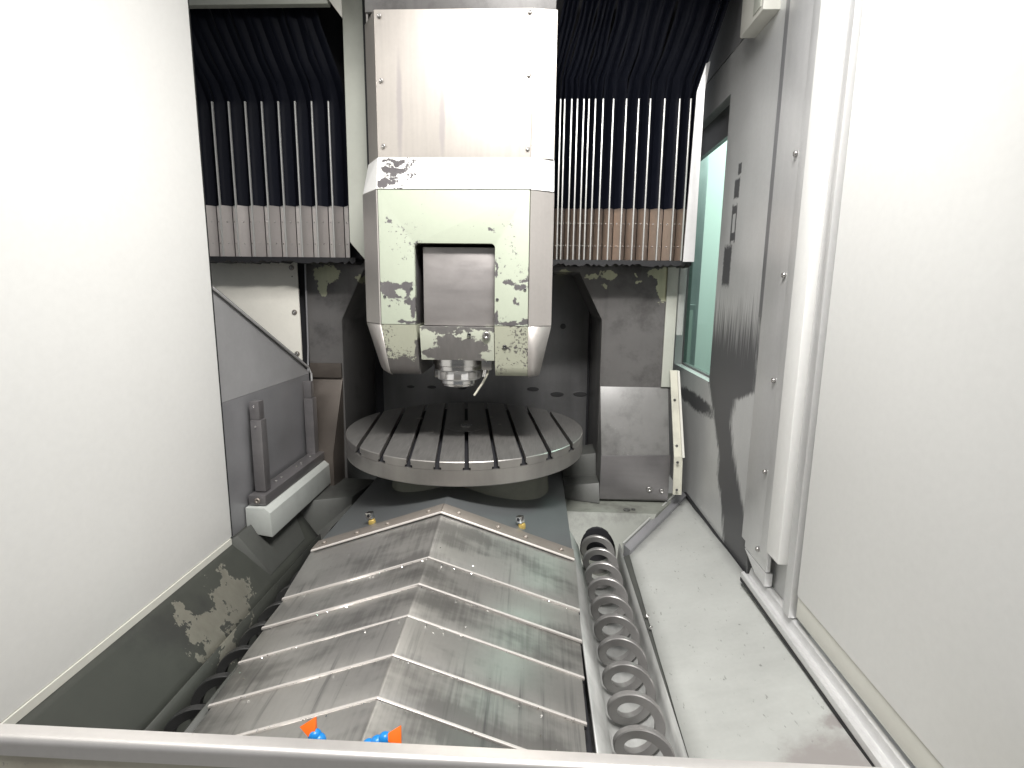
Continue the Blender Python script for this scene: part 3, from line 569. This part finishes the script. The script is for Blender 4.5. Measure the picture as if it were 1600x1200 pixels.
for s in (-1, 1):
    d = Vector((s * 0.597, 0, -0.205)); n = Vector((s * 0.205, 0, 0.597)).normalized()
    a = Vector((XC, 2.243, 0.6775)); b = a + d
    bm = newbm(); hexa(bm, [a, b, b + Vector((0, 0.085, 0)), a + Vector((0, 0.085, 0))], [v + n * 0.006 for v in (a, b, b + Vector((0, 0.085, 0)), a + Vector((0, 0.085, 0)))])
    st = part('edge_strip', bm, M['strip'], K, 0.0015)
    bm = newbm(); hexa(bm, [a + Vector((0, -0.007, -0.004)), b + Vector((0, -0.007, -0.004)), b, a], [v + n * 0.004 for v in (a + Vector((0, -0.007, -0.004)), b + Vector((0, -0.007, -0.004)), b, a)]); part('edge_bead', bm, M['lip'], st)
    for q in ((0.12, 0.42, 0.63, 0.9) if s > 0 else (0.10, 0.42, 0.66, 0.92)): screw(K, a + d * q + Vector((0, 0.035, 0)) + n * 0.006, n, 0.011, M['strip'])
# two spray nozzles on the base cover
def nozzle(label, x, y, yaw):
    zt = 0.674 - abs(x - XC) / 0.595 * 0.205
    N = thing('spray_nozzle', label, 'nozzle', (x, y, zt), 'spray nozzles on the cover')
    bm = newbm(); lathe(bm, [(0.017, zt - 0.008), (0.018, zt + 0.012), (0.014, zt + 0.022), (0.008, zt + 0.024)], x, y, 8, False); part('fitting', bm, M['brass'], N, 0.001)
    bm = newbm(); box(bm, -0.016, 0.016, -0.013, 0.013, 0, 0.032)
    bm.transform(Matrix.Translation((x - 0.006, y, zt + 0.024)) @ Matrix.Rotation(yaw, 4, 'Z') @ Matrix.Rotation(R(-12), 4, 'Y')); part('head', bm, M['bright'], N, 0.003)
    bm = newbm(); lathe(bm, [(0.008, -0.0145), (0.008, -0.0155), (0.001, -0.0155)], 0, 0.017, 12, axis='y')
    bm.transform(Matrix.Translation((x - 0.006, y, zt + 0.024)) @ Matrix.Rotation(yaw, 4, 'Z') @ Matrix.Rotation(R(-12), 4, 'Y')); part('outlet', bm, M['dark'], N)
nozzle('small steel spray nozzle on yellow fitting, left slope of the blue grey cover', -0.765, 2.375, R(-20))
nozzle('small steel spray nozzle on yellow fitting, right slope of the blue grey cover', -0.052, 2.385, R(-40))
# loose chips
bm = newbm(); rnd = random.Random(3)
for i in range(420):
    x = rnd.uniform(-0.98, 0.17); y = rnd.choice([rnd.uniform(1.1, 2.35), 1.95, 1.775, 1.60, 1.418, 1.258]) + rnd.uniform(-0.008, 0.002)
    zr = 0.674 if y > 2.27 else None
    if zr is None:
        for k, (ys, zs, hs) in enumerate(steps):
            if y > ys - 0.0005: zr = zs + ((0.058 * (y - ys) / 0.31) if k == 0 else 0.003 * (y - ys) / 0.2); break
    if zr is None: continue
    z = zr - abs(x - XC) / 0.594 * 0.203 + 0.003; s = rnd.uniform(0.0012, 0.0035); a = rnd.uniform(0, 6.28)
    c = Vector((x, y, z)); u = Vector((math.cos(a), math.sin(a), 0.2)) * s; v = Vector((-math.sin(a), math.cos(a), 0.3)) * s * 0.6
    vs = [bm.verts.new(p) for p in (c - u - v, c + u - v, c + u + v * 0.5, c + Vector((0, 0, s)))]
    bm.faces.new((vs[0], vs[1], vs[3])); bm.faces.new((vs[1], vs[2], vs[3])); bm.faces.new((vs[2], vs[0], vs[3])); bm.faces.new((vs[0], vs[2], vs[1]))
o = part('metal_chips', bm, M['bright']); o['kind'] = 'stuff'; o['label'] = 'tiny bright metal chips scattered over the steel cover'

# ------------------------------------------------------------------ bed, troughs and augers
B = thing('machine_bed', 'grey green cast machine bed with sloped ledges beside the way cover', 'machine bed', (-0.2, 2.9, 0))
AX, AZ, AR = 0.366, 0.210, 0.092
def holed_slope(x0, x1, ya, za, yb, zb, hx, hz, hr):
    """sloping ledge front with a round opening for the auger"""
    bm = newbm()
    sl = (yb - ya) / (zb - za)
    o_ = [bm.verts.new(p) for p in ((x0, ya, za), (x1, ya, za), (x1, yb, zb), (x0, yb, zb))]
    es = [bm.edges.new((o_[i], o_[(i + 1) % 4])) for i in range(4)]
    n = 28; hv = []
    for i in range(n):
        a = 2 * math.pi * i / n; z = hz + hr * math.sin(a); hv.append(bm.verts.new((hx + hr * math.cos(a), ya + (z - za) * sl, z)))
    es += [bm.edges.new((hv[i], hv[(i + 1) % n])) for i in range(n)]
    bmesh.ops.triangle_fill(bm, use_beauty=True, edges=es)
    # collar running inward
    hb = [bm.verts.new((v.co.x, v.co.y + 0.22, v.co.z)) for v in hv]
    for i in range(n): bm.faces.new((hv[i], hv[(i + 1) % n], hb[(i + 1) % n], hb[i]))
    return bm
for mirror in (0, 1):
    def mx(x): return x if not mirror else 2 * XC - x
    a, b = sorted((mx(0.19), mx(0.97 if not mirror else 0.60)))
    hx = mx(AX) if not mirror else -1.09
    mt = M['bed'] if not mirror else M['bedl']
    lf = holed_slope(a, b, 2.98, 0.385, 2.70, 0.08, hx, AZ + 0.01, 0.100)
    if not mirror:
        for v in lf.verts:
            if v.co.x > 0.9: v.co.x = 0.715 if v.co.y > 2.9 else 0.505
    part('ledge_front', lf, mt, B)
    bm = newbm(); prism(bm, [(a, 2.981, 0.30), (b if mirror else 0.715, 2.981, 0.30), (b if mirror else 0.955, 3.32, 0.30), (a, 3.32, 0.30)], (0, 0, 0.086)); part('ledge_top', bm, mt, B, 0.004)
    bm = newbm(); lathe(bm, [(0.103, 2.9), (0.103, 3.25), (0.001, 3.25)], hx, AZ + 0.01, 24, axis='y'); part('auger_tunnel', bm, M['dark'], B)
bm = newbm(); hexa(bm, [(0.19, 3.16, 0.39), (0.40, 3.10, 0.39), (0.40, 3.3, 0.39), (0.19, 3.36, 0.39)], [(0.19, 3.20, 0.46), (0.40, 3.16, 0.50), (0.40, 3.3, 0.50), (0.19, 3.36, 0.46)]); part('step_block', bm, M['cast'], B, 0.004)
bm = newbm(); hexa(bm, [(0.19, 3.36, 0.39), (0.40, 3.305, 0.39), (0.40, 3.6, 0.39), (0.19, 3.6, 0.39)], [(0.19, 3.42, 0.58), (0.40, 3.38, 0.62), (0.40, 3.6, 0.62), (0.19, 3.6, 0.58)]); part('step_block', bm, M['cast'], B, 0.004)
bm = newbm(); hexa(bm, [(-1.38, 2.78, 0.2), (-1.08, 2.92, 0.2), (-1.02, 3.3, 0.2), (-1.40, 3.3, 0.2)], [(-1.38, 2.86, 0.44), (-1.08, 3.0, 0.43), (-1.02, 3.3, 0.43), (-1.40, 3.3, 0.44)]); part('corner_block', bm, M['cast'], B, 0.006)
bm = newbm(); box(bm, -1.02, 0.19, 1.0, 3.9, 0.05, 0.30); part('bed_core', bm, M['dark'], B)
bm = newbm(); lathe(bm, [(0.02, 0.386), (0.02, 0.392), (0.012, 0.394), (0.001, 0.394)], 0.55, 3.02, 12); lathe(bm, [(0.012, 0.386), (0.012, 0.392), (0.001, 0.393)], 0.59, 3.03, 12); part('plug', bm, M['cast'], B)
GT = 'chip troughs along the way cover'; GA = 'chip augers along the way cover'
for side in (0, 1):
    axx = AX if side == 0 else -1.09
    def X(d): return axx + d if side == 0 else axx - d
    Tt = thing('chip_trough', 'light worn steel chip trough beside the right chip guide plate' if side == 0 else 'dark steel chip trough along the left machine wall', 'trough', (axx, 1.8, 0.1), GT)
    bm = newbm()
    inner_ = 0.192 if side == 0 else -1.012
    prof = [(inner_, 0.36), (X(-0.118), 0.26)] + [(X(0.112 * math.cos(R(a))), AZ + 0.112 * math.sin(R(a))) for a in range(170, 361, 19)] + [(X(0.116), 0.28)]
    va = [bm.verts.new((x, 0.8, z)) for x, z in prof]; vb = [bm.verts.new((x, 2.80, z)) for x, z in prof]
    for i in range(len(prof) - 1):
        f = bm.faces.new((va[i], va[i + 1], vb[i + 1], vb[i])); f.smooth = True
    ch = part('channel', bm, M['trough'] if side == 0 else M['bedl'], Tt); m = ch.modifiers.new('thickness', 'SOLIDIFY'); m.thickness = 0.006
    if side == 0:
        bm = newbm(); prism(bm, [(0.478, 0.85, 0.285), (0.512, 0.85, 0.30), (0.512, 0.85, 0.27), (0.478, 0.85, 0.26)], (0, 1.8, 0)); part('flange', bm, M['cast'], Tt, 0.003)
        for y in (1.30, 1.47, 1.62, 2.02, 2.10): screw(Tt, (0.492, y, 0.295), (-0.3, 0, 1), 0.010, M['screw'], 'bolt', 0.6)
    A = thing('chip_auger', 'dark shaftless spiral chip auger lying in the right trough' if side == 0 else 'dark spiral chip auger mostly hidden behind the left cover edge', 'auger', (axx, 1.9, AZ), GA)
    bm = newbm(); prev = None; ri, ro, th, pitch = 0.059, 0.092, 0.012, 0.150
    n = 40; y0 = 2.699 + 2 * pitch; turns = 14
    for i in range(turns * n + 1):
        a = 2 * math.pi * i / n; y = y0 - pitch * i / n; s = math.sin(a); c = math.cos(a)
        if side: s = -s
        ring = [bm.verts.new((axx + r * s, y + d, AZ + r * c)) for r, d in ((ri, -th), (ro - 0.003, -th), (ro, -th + 0.003), (ro, th - 0.003), (ro - 0.003, th), (ri, th))]
        if prev:
            for k in range(6):
                f = bm.faces.new((prev[k], prev[(k + 1) % 6], ring[(k + 1) % 6], ring[k])); f.smooth = k in (2, 5)
        prev = ring
    part('spiral', bm, M['augerd' if side else 'auger'], A)
    bm = newbm(); lathe(bm, [(0.03, 3.02), (0.03, 2.93), (0.02, 2.92)], axx, AZ, 16, axis='y'); part('drive_stub', bm, M['auger'], A)

# sloping chip guide plate on the right
t = thing('chip_plate', 'broad light grey sloping chip plate with scuffs between right trough and wall', 'chip plate', (0.73, 1.9, 0.3))
def gp(u, v):      # u along the machine, v from trough to wall
    a = Vector((0.505, 2.63, 0.303)).lerp(Vector((0.455, 0.75, 0.300)), u); b = Vector((0.955, 3.25, 0.380)).lerp(Vector((0.955, 0.75, 0.47)), u)
    return a.lerp(b, v)
bm = newbm(); nu, nv = 24, 8; g = [[bm.verts.new(gp(i / nu, j / nv) + Vector((0, 0, 0.002 * math.sin(i * 1.7 + j)))) for j in range(nv + 1)] for i in range(nu + 1)]
for i in range(nu):
    for j in range(nv):
        f = bm.faces.new((g[i][j], g[i + 1][j], g[i + 1][j + 1], g[i][j + 1])); f.smooth = True
pl_ = part('plate', bm, M['plate'], t); m = pl_.modifiers.new('thickness', 'SOLIDIFY'); m.thickness = 0.008
bm = newbm(); hexa(bm, [(0.485, 2.69, 0.20), (0.94, 3.32, 0.30), (0.965, 3.265, 0.30), (0.51, 2.635, 0.20)], [(0.485, 2.69, 0.330), (0.94, 3.32, 0.402), (0.965, 3.265, 0.402), (0.51, 2.635, 0.325)]); part('rear_rim', bm, M['guard'], t, 0.003)
bm = newbm(); hexa(bm, [(0.478, 2.70, 0.20), (0.932, 3.33, 0.30), (0.938, 3.322, 0.30), (0.484, 2.692, 0.20)], [(0.478, 2.70, 0.338), (0.932, 3.33, 0.412), (0.938, 3.322, 0.412), (0.484, 2.692, 0.338)]); part('rim_bead', bm, M['plate'], t)

# ------------------------------------------------------------------ right wall with window
Wl = thing('right_wall', 'brushed grey steel right wall with green window and dark stains and a painted dark reflection', 'machine wall', (0.97, 2.4, 0.4))
bm = newbm()
XW = 0.97
oy0, oy1, oz0, oz1 = 3.02, 3.80, 1.16, 2.66
hole = [(oy0, oz0), (oy1, oz0), (oy1, oz1), (oy0, oz1)]; out_ = [(1.80, 0.36), (3.95, 0.36), (3.95, 2.86), (1.80, 2.86)]
a = [bm.verts.new((XW, y, z)) for y, z in out_]; h = [bm.verts.new((XW, y, z)) for y, z in hole]
a2 = [bm.verts.new((XW + 0.05, y, z)) for y, z in out_]; h2 = [bm.verts.new((XW + 0.05, y, z)) for y, z in hole]
for i in range(4):
    j = (i + 1) % 4
    bm.faces.new((a[i], a[j], h[j], h[i])); bm.faces.new((a2[j], a2[i], h2[i], h2[j])); bm.faces.new((h[i], h[j], h2[j], h2[i])); bm.faces.new((a[j], a[i], a2[i], a2[j]))
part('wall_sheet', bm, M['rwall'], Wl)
wf = None
bm = newbm(); box(bm, 1.021, 1.05, oy0 - 0.02, oy1, 2.50, 2.70); box(bm, 1.021, 1.05, oy0 - 0.02, oy1, 1.10, 1.172); box(bm, 1.021, 1.05, 3.79, 3.85, 1.172, 2.5)
wf = part('window_frame', bm, M['bracket'], Wl)
bm = newbm(); box(bm, 1.03, 1.038, oy0 - 0.015, 3.79, 1.17, 2.502); part('window_pane', bm, M['glass'], wf)
bm = newbm(); box(bm, XW + 0.004, XW + 0.05, 1.80, 3.95, 2.872, 3.5); part('upper_sheet', bm, M['guardl'], Wl)
bm = newbm(); box(bm, XW + 0.012, XW + 0.05, 1.80, 3.95, 2.858, 2.874); part('seam_seal', bm, M['rubber'], Wl)
bm = newbm(); box(bm, 0.955, 0.972, 1.8, 3.3, 0.375, 0.402); part('foot_seal', bm, M['rubber'], Wl)
bm = newbm(); prism(bm, [(0.962, 2.30, 0.52), (0.962, 2.21, 0.50), (0.962, 2.20, 0.40), (0.962, 2.27, 0.42)], (0.006, 0, 0)); part('torn_seal', bm, M['rubber'], Wl, 0.002)
t = thing('cable_box', 'cream painted box on the right wall at the top of the frame', 'box', (0.93, 2.6, 2.85))
bm = newbm(); box(bm, 0.90, 0.972, 2.48, 2.74, 2.80, 3.2); part('box', bm, M['cream'], t, 0.006)
bm = newbm(); box(bm, 0.896, 0.90, 2.50, 2.58, 2.82, 3.1); part('lid', bm, M['slide'], t, 0.002)
# outside machine cabinet seen through the window
t = thing('cabinet', 'grey green cabinet standing outside, seen through the right window', 'cabinet', (1.2, 5.0, 0))
bm = newbm(); box(bm, 0.95, 1.40, 4.85, 5.4, 0, 1.55); part('body', bm, M['guard'], t, 0.01)
bm = newbm(); box(bm, 0.98, 1.37, 4.84, 4.849, 0.1, 1.50); part('door', bm, M['boxgrey'], t, 0.003)
t = thing('shade_column', 'grey steel upright added outside to darken part of the right window', 'shade_column', (1.35, 5.8, 0))
bm = newbm(); box(bm, 1.0, 1.70, 5.8, 6.0, 0, 5.0); part('shade_shaft', bm, M['guard'], t, 0.02)  # upright added for the darker left part of the pane
bm = newbm(); box(bm, 0.98, 1.72, 5.78, 6.0, 0, 0.06); part('added_base_plate', bm, M['bracket'], t, 0.01)
t = thing('window_backdrop', 'pale wall added far behind the right window to brighten the pane', 'wall', (2.9, 6.4, 0))
bm = newbm(); box(bm, 0.9, 5.0, 6.4, 6.5, 0, 5.0); part('backdrop_panel', bm, M['white'], t, 0.01)  # backdrop added to catch light and brighten the pane

# vertical door guide on the right wall
G = thing('door_guide', 'tall pale stepped steel guide column with screws on the right wall', 'door guide', (0.93, 2.1, 0.55))
bm = newbm(); box(bm, 0.945, 0.969, 2.14, 2.33, 0.565, 3.5); part('back_strip', bm, M['guide'], G, 0.004)
bm = newbm(); box(bm, 0.925, 0.944, 2.02, 2.24, 0.56, 3.5); part('rail_face', bm, M['guide'], G, 0.005)
bm = newbm(); box(bm, 0.955, 0.969, 2.335, 2.39, 1.55, 3.5); part('wear_strip', bm, M['guard'], G, 0.004)
bm = newbm(); prism(bm, [(0.925, 2.24, 0.556), (0.925, 2.02, 0.556), (0.925, 2.02, 0.50), (0.925, 2.12, 0.505)], (0.03, 0, 0)); part('foot_plate', bm, M['guide'], G, 0.003)
bm = newbm(); box(bm, 0.915, 0.924, 1.995, 2.06, 0.62, 3.5); part('seal_rail', bm, M['guide'], G, 0.002)
for z in (0.62, 0.95, 1.32, 1.72, 2.15): screw(G, (0.924, 2.10, z), (-1, 0, 0), 0.010, M['screw'], 'screw', 0.7)
t = thing('door_panel', 'cream painted vertical door edge panel right of the guide column', 'door panel', (0.93, 1.9, 0.6))
bm = newbm(); box(bm, 0.905, 0.965, 1.885, 1.99, 0.665, 3.5); part('panel', bm, M['white'], t, 0.006)
t = thing('door_post', 'narrow grey post at the right edge beside the cream door panel', 'post', (0.96, 1.8, 0.4))
bm = newbm(); box(bm, 0.925, 0.969, 1.81, 1.86, 0.50, 3.5); part('post', bm, M['guide'], t, 0.004)
t = thing('sliding_door', 'white painted sliding door leaf nearest on the right side', 'door', (0.98, 1.2, 0.5))
bm = newbm(); box(bm, 0.935, 1.0, 0.60, 1.79, 0.60, 3.6); part('leaf', bm, M['white'], t, 0.008)
bm = newbm(); box(bm, 0.94, 0.99, 0.60, 1.79, 0.52, 0.598); part('skirt', bm, M['cream'], t, 0.004)
t = thing('door_track', 'long grooved steel door track along the foot of the right wall', 'track', (0.93, 1.6, 0.45))
bm = newbm(); yprof(bm, [(0.90, 0.43), (0.90, 0.468), (0.912, 0.474), (0.918, 0.462), (0.934, 0.462), (0.940, 0.49), (0.952, 0.495), (0.968, 0.49), (0.968, 0.43)], 0.75, 2.19); part('rail', bm, M['guide'], t, 0.002)
bm = newbm(); box(bm, 0.8985, 0.9, 0.75, 2.19, 0.43, 0.445); part('seal', bm, M['rubber'], t)

# ------------------------------------------------------------------ left side
t = thing('back_panel', 'off white screwed panel behind the slanted left guard', 'machine panel', (-1.7, 3.25, 1.0))
bm = newbm(); box(bm, -2.15, -1.452, 3.25, 3.262, 0.95, 1.812); part('panel', bm, M['backpanel'], t, 0.003)
for x, z in ((-1.485, 1.772), (-1.482, 1.505), (-1.48, 1.25)):
    bm = newbm(); lathe(bm, [(0.016, 3.2495), (0.016, 3.246), (0.001, 3.246)], x, z, 16, axis='y'); part('washer', bm, M['strip'], t); screw(t, (x, 3.246, z), (0, -1, 0), 0.010, M['screw'])
screw(t, (-1.485, 3.25, 1.72), (0, -1, 0), 0.004, M['darkscrew'])
t = thing('left_guard', 'grey sheet steel guard with slanted rimmed top edge on the left side', 'machine guard', (-1.4, 2.7, 0.5))
bm = newbm(); prism(bm, [(-1.40, 2.24, 0.50), (-1.40, 3.22, 0.50), (-1.40, 3.22, 1.13), (-1.40, 2.24, 1.14)], (-0.01, 0, 0)); part('lower_sheet', bm, M['guard'], t, 0.002)
bm = newbm(); sheet(bm, [(-1.402, 2.2, 1.142), (-1.402, 3.22, 1.132), (-1.405, 3.21, 1.155), (-1.46, 2.2, 1.74)], -0.01); part('upper_sheet', bm, M['guardl'], t)  # paler than the lower sheet: light on the tilt put into the colour
bm = newbm()
a = Vector((-1.45, 2.2, 1.735)); b = Vector((-1.395, 3.215, 1.165))
hexa(bm, [a, b, b + Vector((-0.05, 0, 0.0)), a + Vector((-0.05, 0, 0))], [a + Vector((0.0, 0.005, 0.012)), b + Vector((0, 0.005, 0.012)), b + Vector((-0.05, 0.012, 0.03)), a + Vector((-0.05, 0.012, 0.03))]); part('rim', bm, M['bracket'], t, 0.002)
bm = newbm(); tube(bm, [a + Vector((0.004, 0, 0)), b + Vector((0.004, -0.02, 0.01)), (-1.385, 3.22, 1.13), (-1.385, 3.22, 1.08)], 0.006, 8); part('edge_bead', bm, M['guide'], t)
F = thing('guide_bracket', 'dark steel U shaped guide bracket with two posts on the left guard', 'bracket', (-1.35, 2.9, 0.6))
bm = newbm(); prism(bm, [(-1.30, 2.41, 0.66), (-1.30, 2.47, 0.66), (-1.35, 2.55, 1.05), (-1.35, 2.49, 1.05)], (-0.07, 0, 0)) if False else box(bm, -1.372, -1.318, 2.46, 2.515, 0.66, 1.02); part('front_post', bm, M['bracket'], F, 0.004)
bm = newbm(); box(bm, -1.376, -1.33, 2.47, 2.52, 1.021, 1.11); part('post_cap', bm, M['bracket'], F, 0.003)
bm = newbm(); box(bm, -1.39, -1.335, 3.10, 3.16, 0.62, 1.0); part('rear_post', bm, M['bracket'], F, 0.004)
bm = newbm(); box(bm, -1.392, -1.345, 3.11, 3.15, 1.001, 1.10); part('post_cap', bm, M['bracket'], F, 0.003)
bm = newbm(); box(bm, -1.385, -1.30, 2.42, 3.22, 0.605, 0.655); part('cross_bar', bm, M['bracket'], F, 0.004)
for y in (2.62, 2.68, 2.86, 2.92, 3.05): screw(F, (-1.345, y, 0.656), (0, 0, 1), 0.008, M['screw'])
screw(F, (-1.34, 2.419, 0.63), (0, -1, 0), 0.014, M['strip'], 'bolt')
for y, z in ((2.455, 0.99), (2.455, 1.09)): screw(F, (-1.345, y, z), (0, -1, 0), 0.005, M['screw'])
t = thing('long_box', 'light grey painted long box fixed under the left guide bracket', 'cover box', (-1.33, 2.85, 0.5))
bm = newbm(); yprof(bm, [(-1.395, 0.47), (-1.395, 0.60), (-1.30, 0.60), (-1.272, 0.575), (-1.268, 0.45)], 2.40, 3.24); part('box', bm, M['boxgrey'], t, 0.006)
t = thing('left_wall', 'white painted enclosure wall at the left edge of the opening', 'machine wall', (-1.4, 1.4, 0.5))
bm = newbm(); box(bm, -1.46, -1.385, 0.55, 2.262, 0.515, 3.6); part('panel', bm, M['white'], t, 0.008)
bm = newbm(); box(bm, -1.45, -1.39, 2.265, 2.275, 0.515, 3.4); part('seal', bm, M['rubber'], t)
bm = newbm(); box(bm, -1.40, -1.382, 0.55, 2.25, 0.485, 0.514); part('foot_seal', bm, M['cream'], t)
t = thing('left_slope', 'worn dark cast slope with cream patches below the left wall', 'machine slope', (-1.33, 1.9, 0.3))
bm = newbm(); nu, nv = 30, 6
g = [[bm.verts.new((-1.40 + 0.195 * j / nv, 0.75 + (2.82 - 0.75) * i / nu, 0.505 - 0.265 * (j / nv) + 0.003 * math.sin(i * 1.3 + j * 2))) for j in range(nv + 1)] for i in range(nu + 1)]
for i in range(nu):
    for j in range(nv):
        f = bm.faces.new((g[i][j], g[i + 1][j], g[i + 1][j + 1], g[i][j + 1])); f.smooth = True
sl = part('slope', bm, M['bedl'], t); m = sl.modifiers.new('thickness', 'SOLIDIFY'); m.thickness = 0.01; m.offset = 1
bm = newbm(); hexa(bm, [(-1.395, 2.25, 0.50), (-1.26, 2.30, 0.27), (-1.26, 2.72, 0.27), (-1.395, 2.80, 0.50)], [(-1.37, 2.28, 0.515), (-1.245, 2.32, 0.30), (-1.245, 2.70, 0.30), (-1.37, 2.78, 0.515)]); part('rib', bm, M['cast'], t, 0.003)

# ------------------------------------------------------------------ door sill and hose nozzles in front
t = thing('door_sill', 'rounded steel door sill with worn beige front across the bottom', 'sill', (-0.1, 0.85, 0.8))
bm = newbm(); prof = [(0.850, 0.80), (0.850, 0.829)] + [(0.828 + 0.013 * math.cos(R(a)), 0.818 + 0.013 * math.sin(R(a))) for a in range(90, 181, 15)] + [(0.815, 0.795)]
xprof(bm, prof, -1.38, 0.93); part('top_rail', bm, M['sill'], t)
bm = newbm(); box(bm, -1.38, 0.93, 0.818, 0.845, 0.45, 0.797); part('front_band', bm, M['sillband'], t, 0.002)
def hose(label, tip, yaw, roll, pts):
    N = thing('coolant_nozzle', label, 'coolant nozzle', pts[0], 'coolant hose nozzles')
    for p, r in zip(pts, (0.015, 0.0155, 0.0145)):
        bm = newbm(); bmesh.ops.create_uvsphere(bm, u_segments=16, v_segments=10, radius=r, matrix=Matrix.Translation(p))
        for f in bm.faces: f.smooth = True
        part('hose_joint', bm, M['blue'], N)
    bm = newbm(); tube(bm, [Vector(pts[0]) + Vector((0, 0, -0.10)), Vector(pts[0])], 0.010, 12); part('hose', bm, M['blue'], N)
    a = Vector(yaw).normalized(); w = Vector(roll); w = (w - a * w.dot(a)).normalized(); n = a.cross(w); tip = Vector(tip)
    bm = newbm(); w0, w1, L = 0.008, 0.019, 0.027
    hexa(bm, [tip + w * p + n * q for p, q in ((-w0, -0.009), (w0, -0.009), (w0, 0.009), (-w0, 0.009))], [tip + a * L + w * p + n * q for p, q in ((-w1, -0.004), (w1, -0.004), (w1, 0.004), (-w1, 0.004))])
    part('fan_tip', bm, M['orange'], N, 0.002)
hose('orange fan nozzle on blue joint, left one behind the sill', (-0.459, 0.98, 0.715), (-0.55, 0.45, 0.75), (0.85, 0.3, 0.45), [(-0.44, 0.975, 0.690), (-0.446, 0.978, 0.702), (-0.455, 0.98, 0.711)])
hose('orange fan nozzle on blue hose joints, right one behind the sill', (-0.296, 0.98, 0.717), (0.9, 0.1, 0.10), (-0.25, 0.6, 0.8), [(-0.338, 0.975, 0.697), (-0.320, 0.977, 0.704), (-0.304, 0.98, 0.712)])
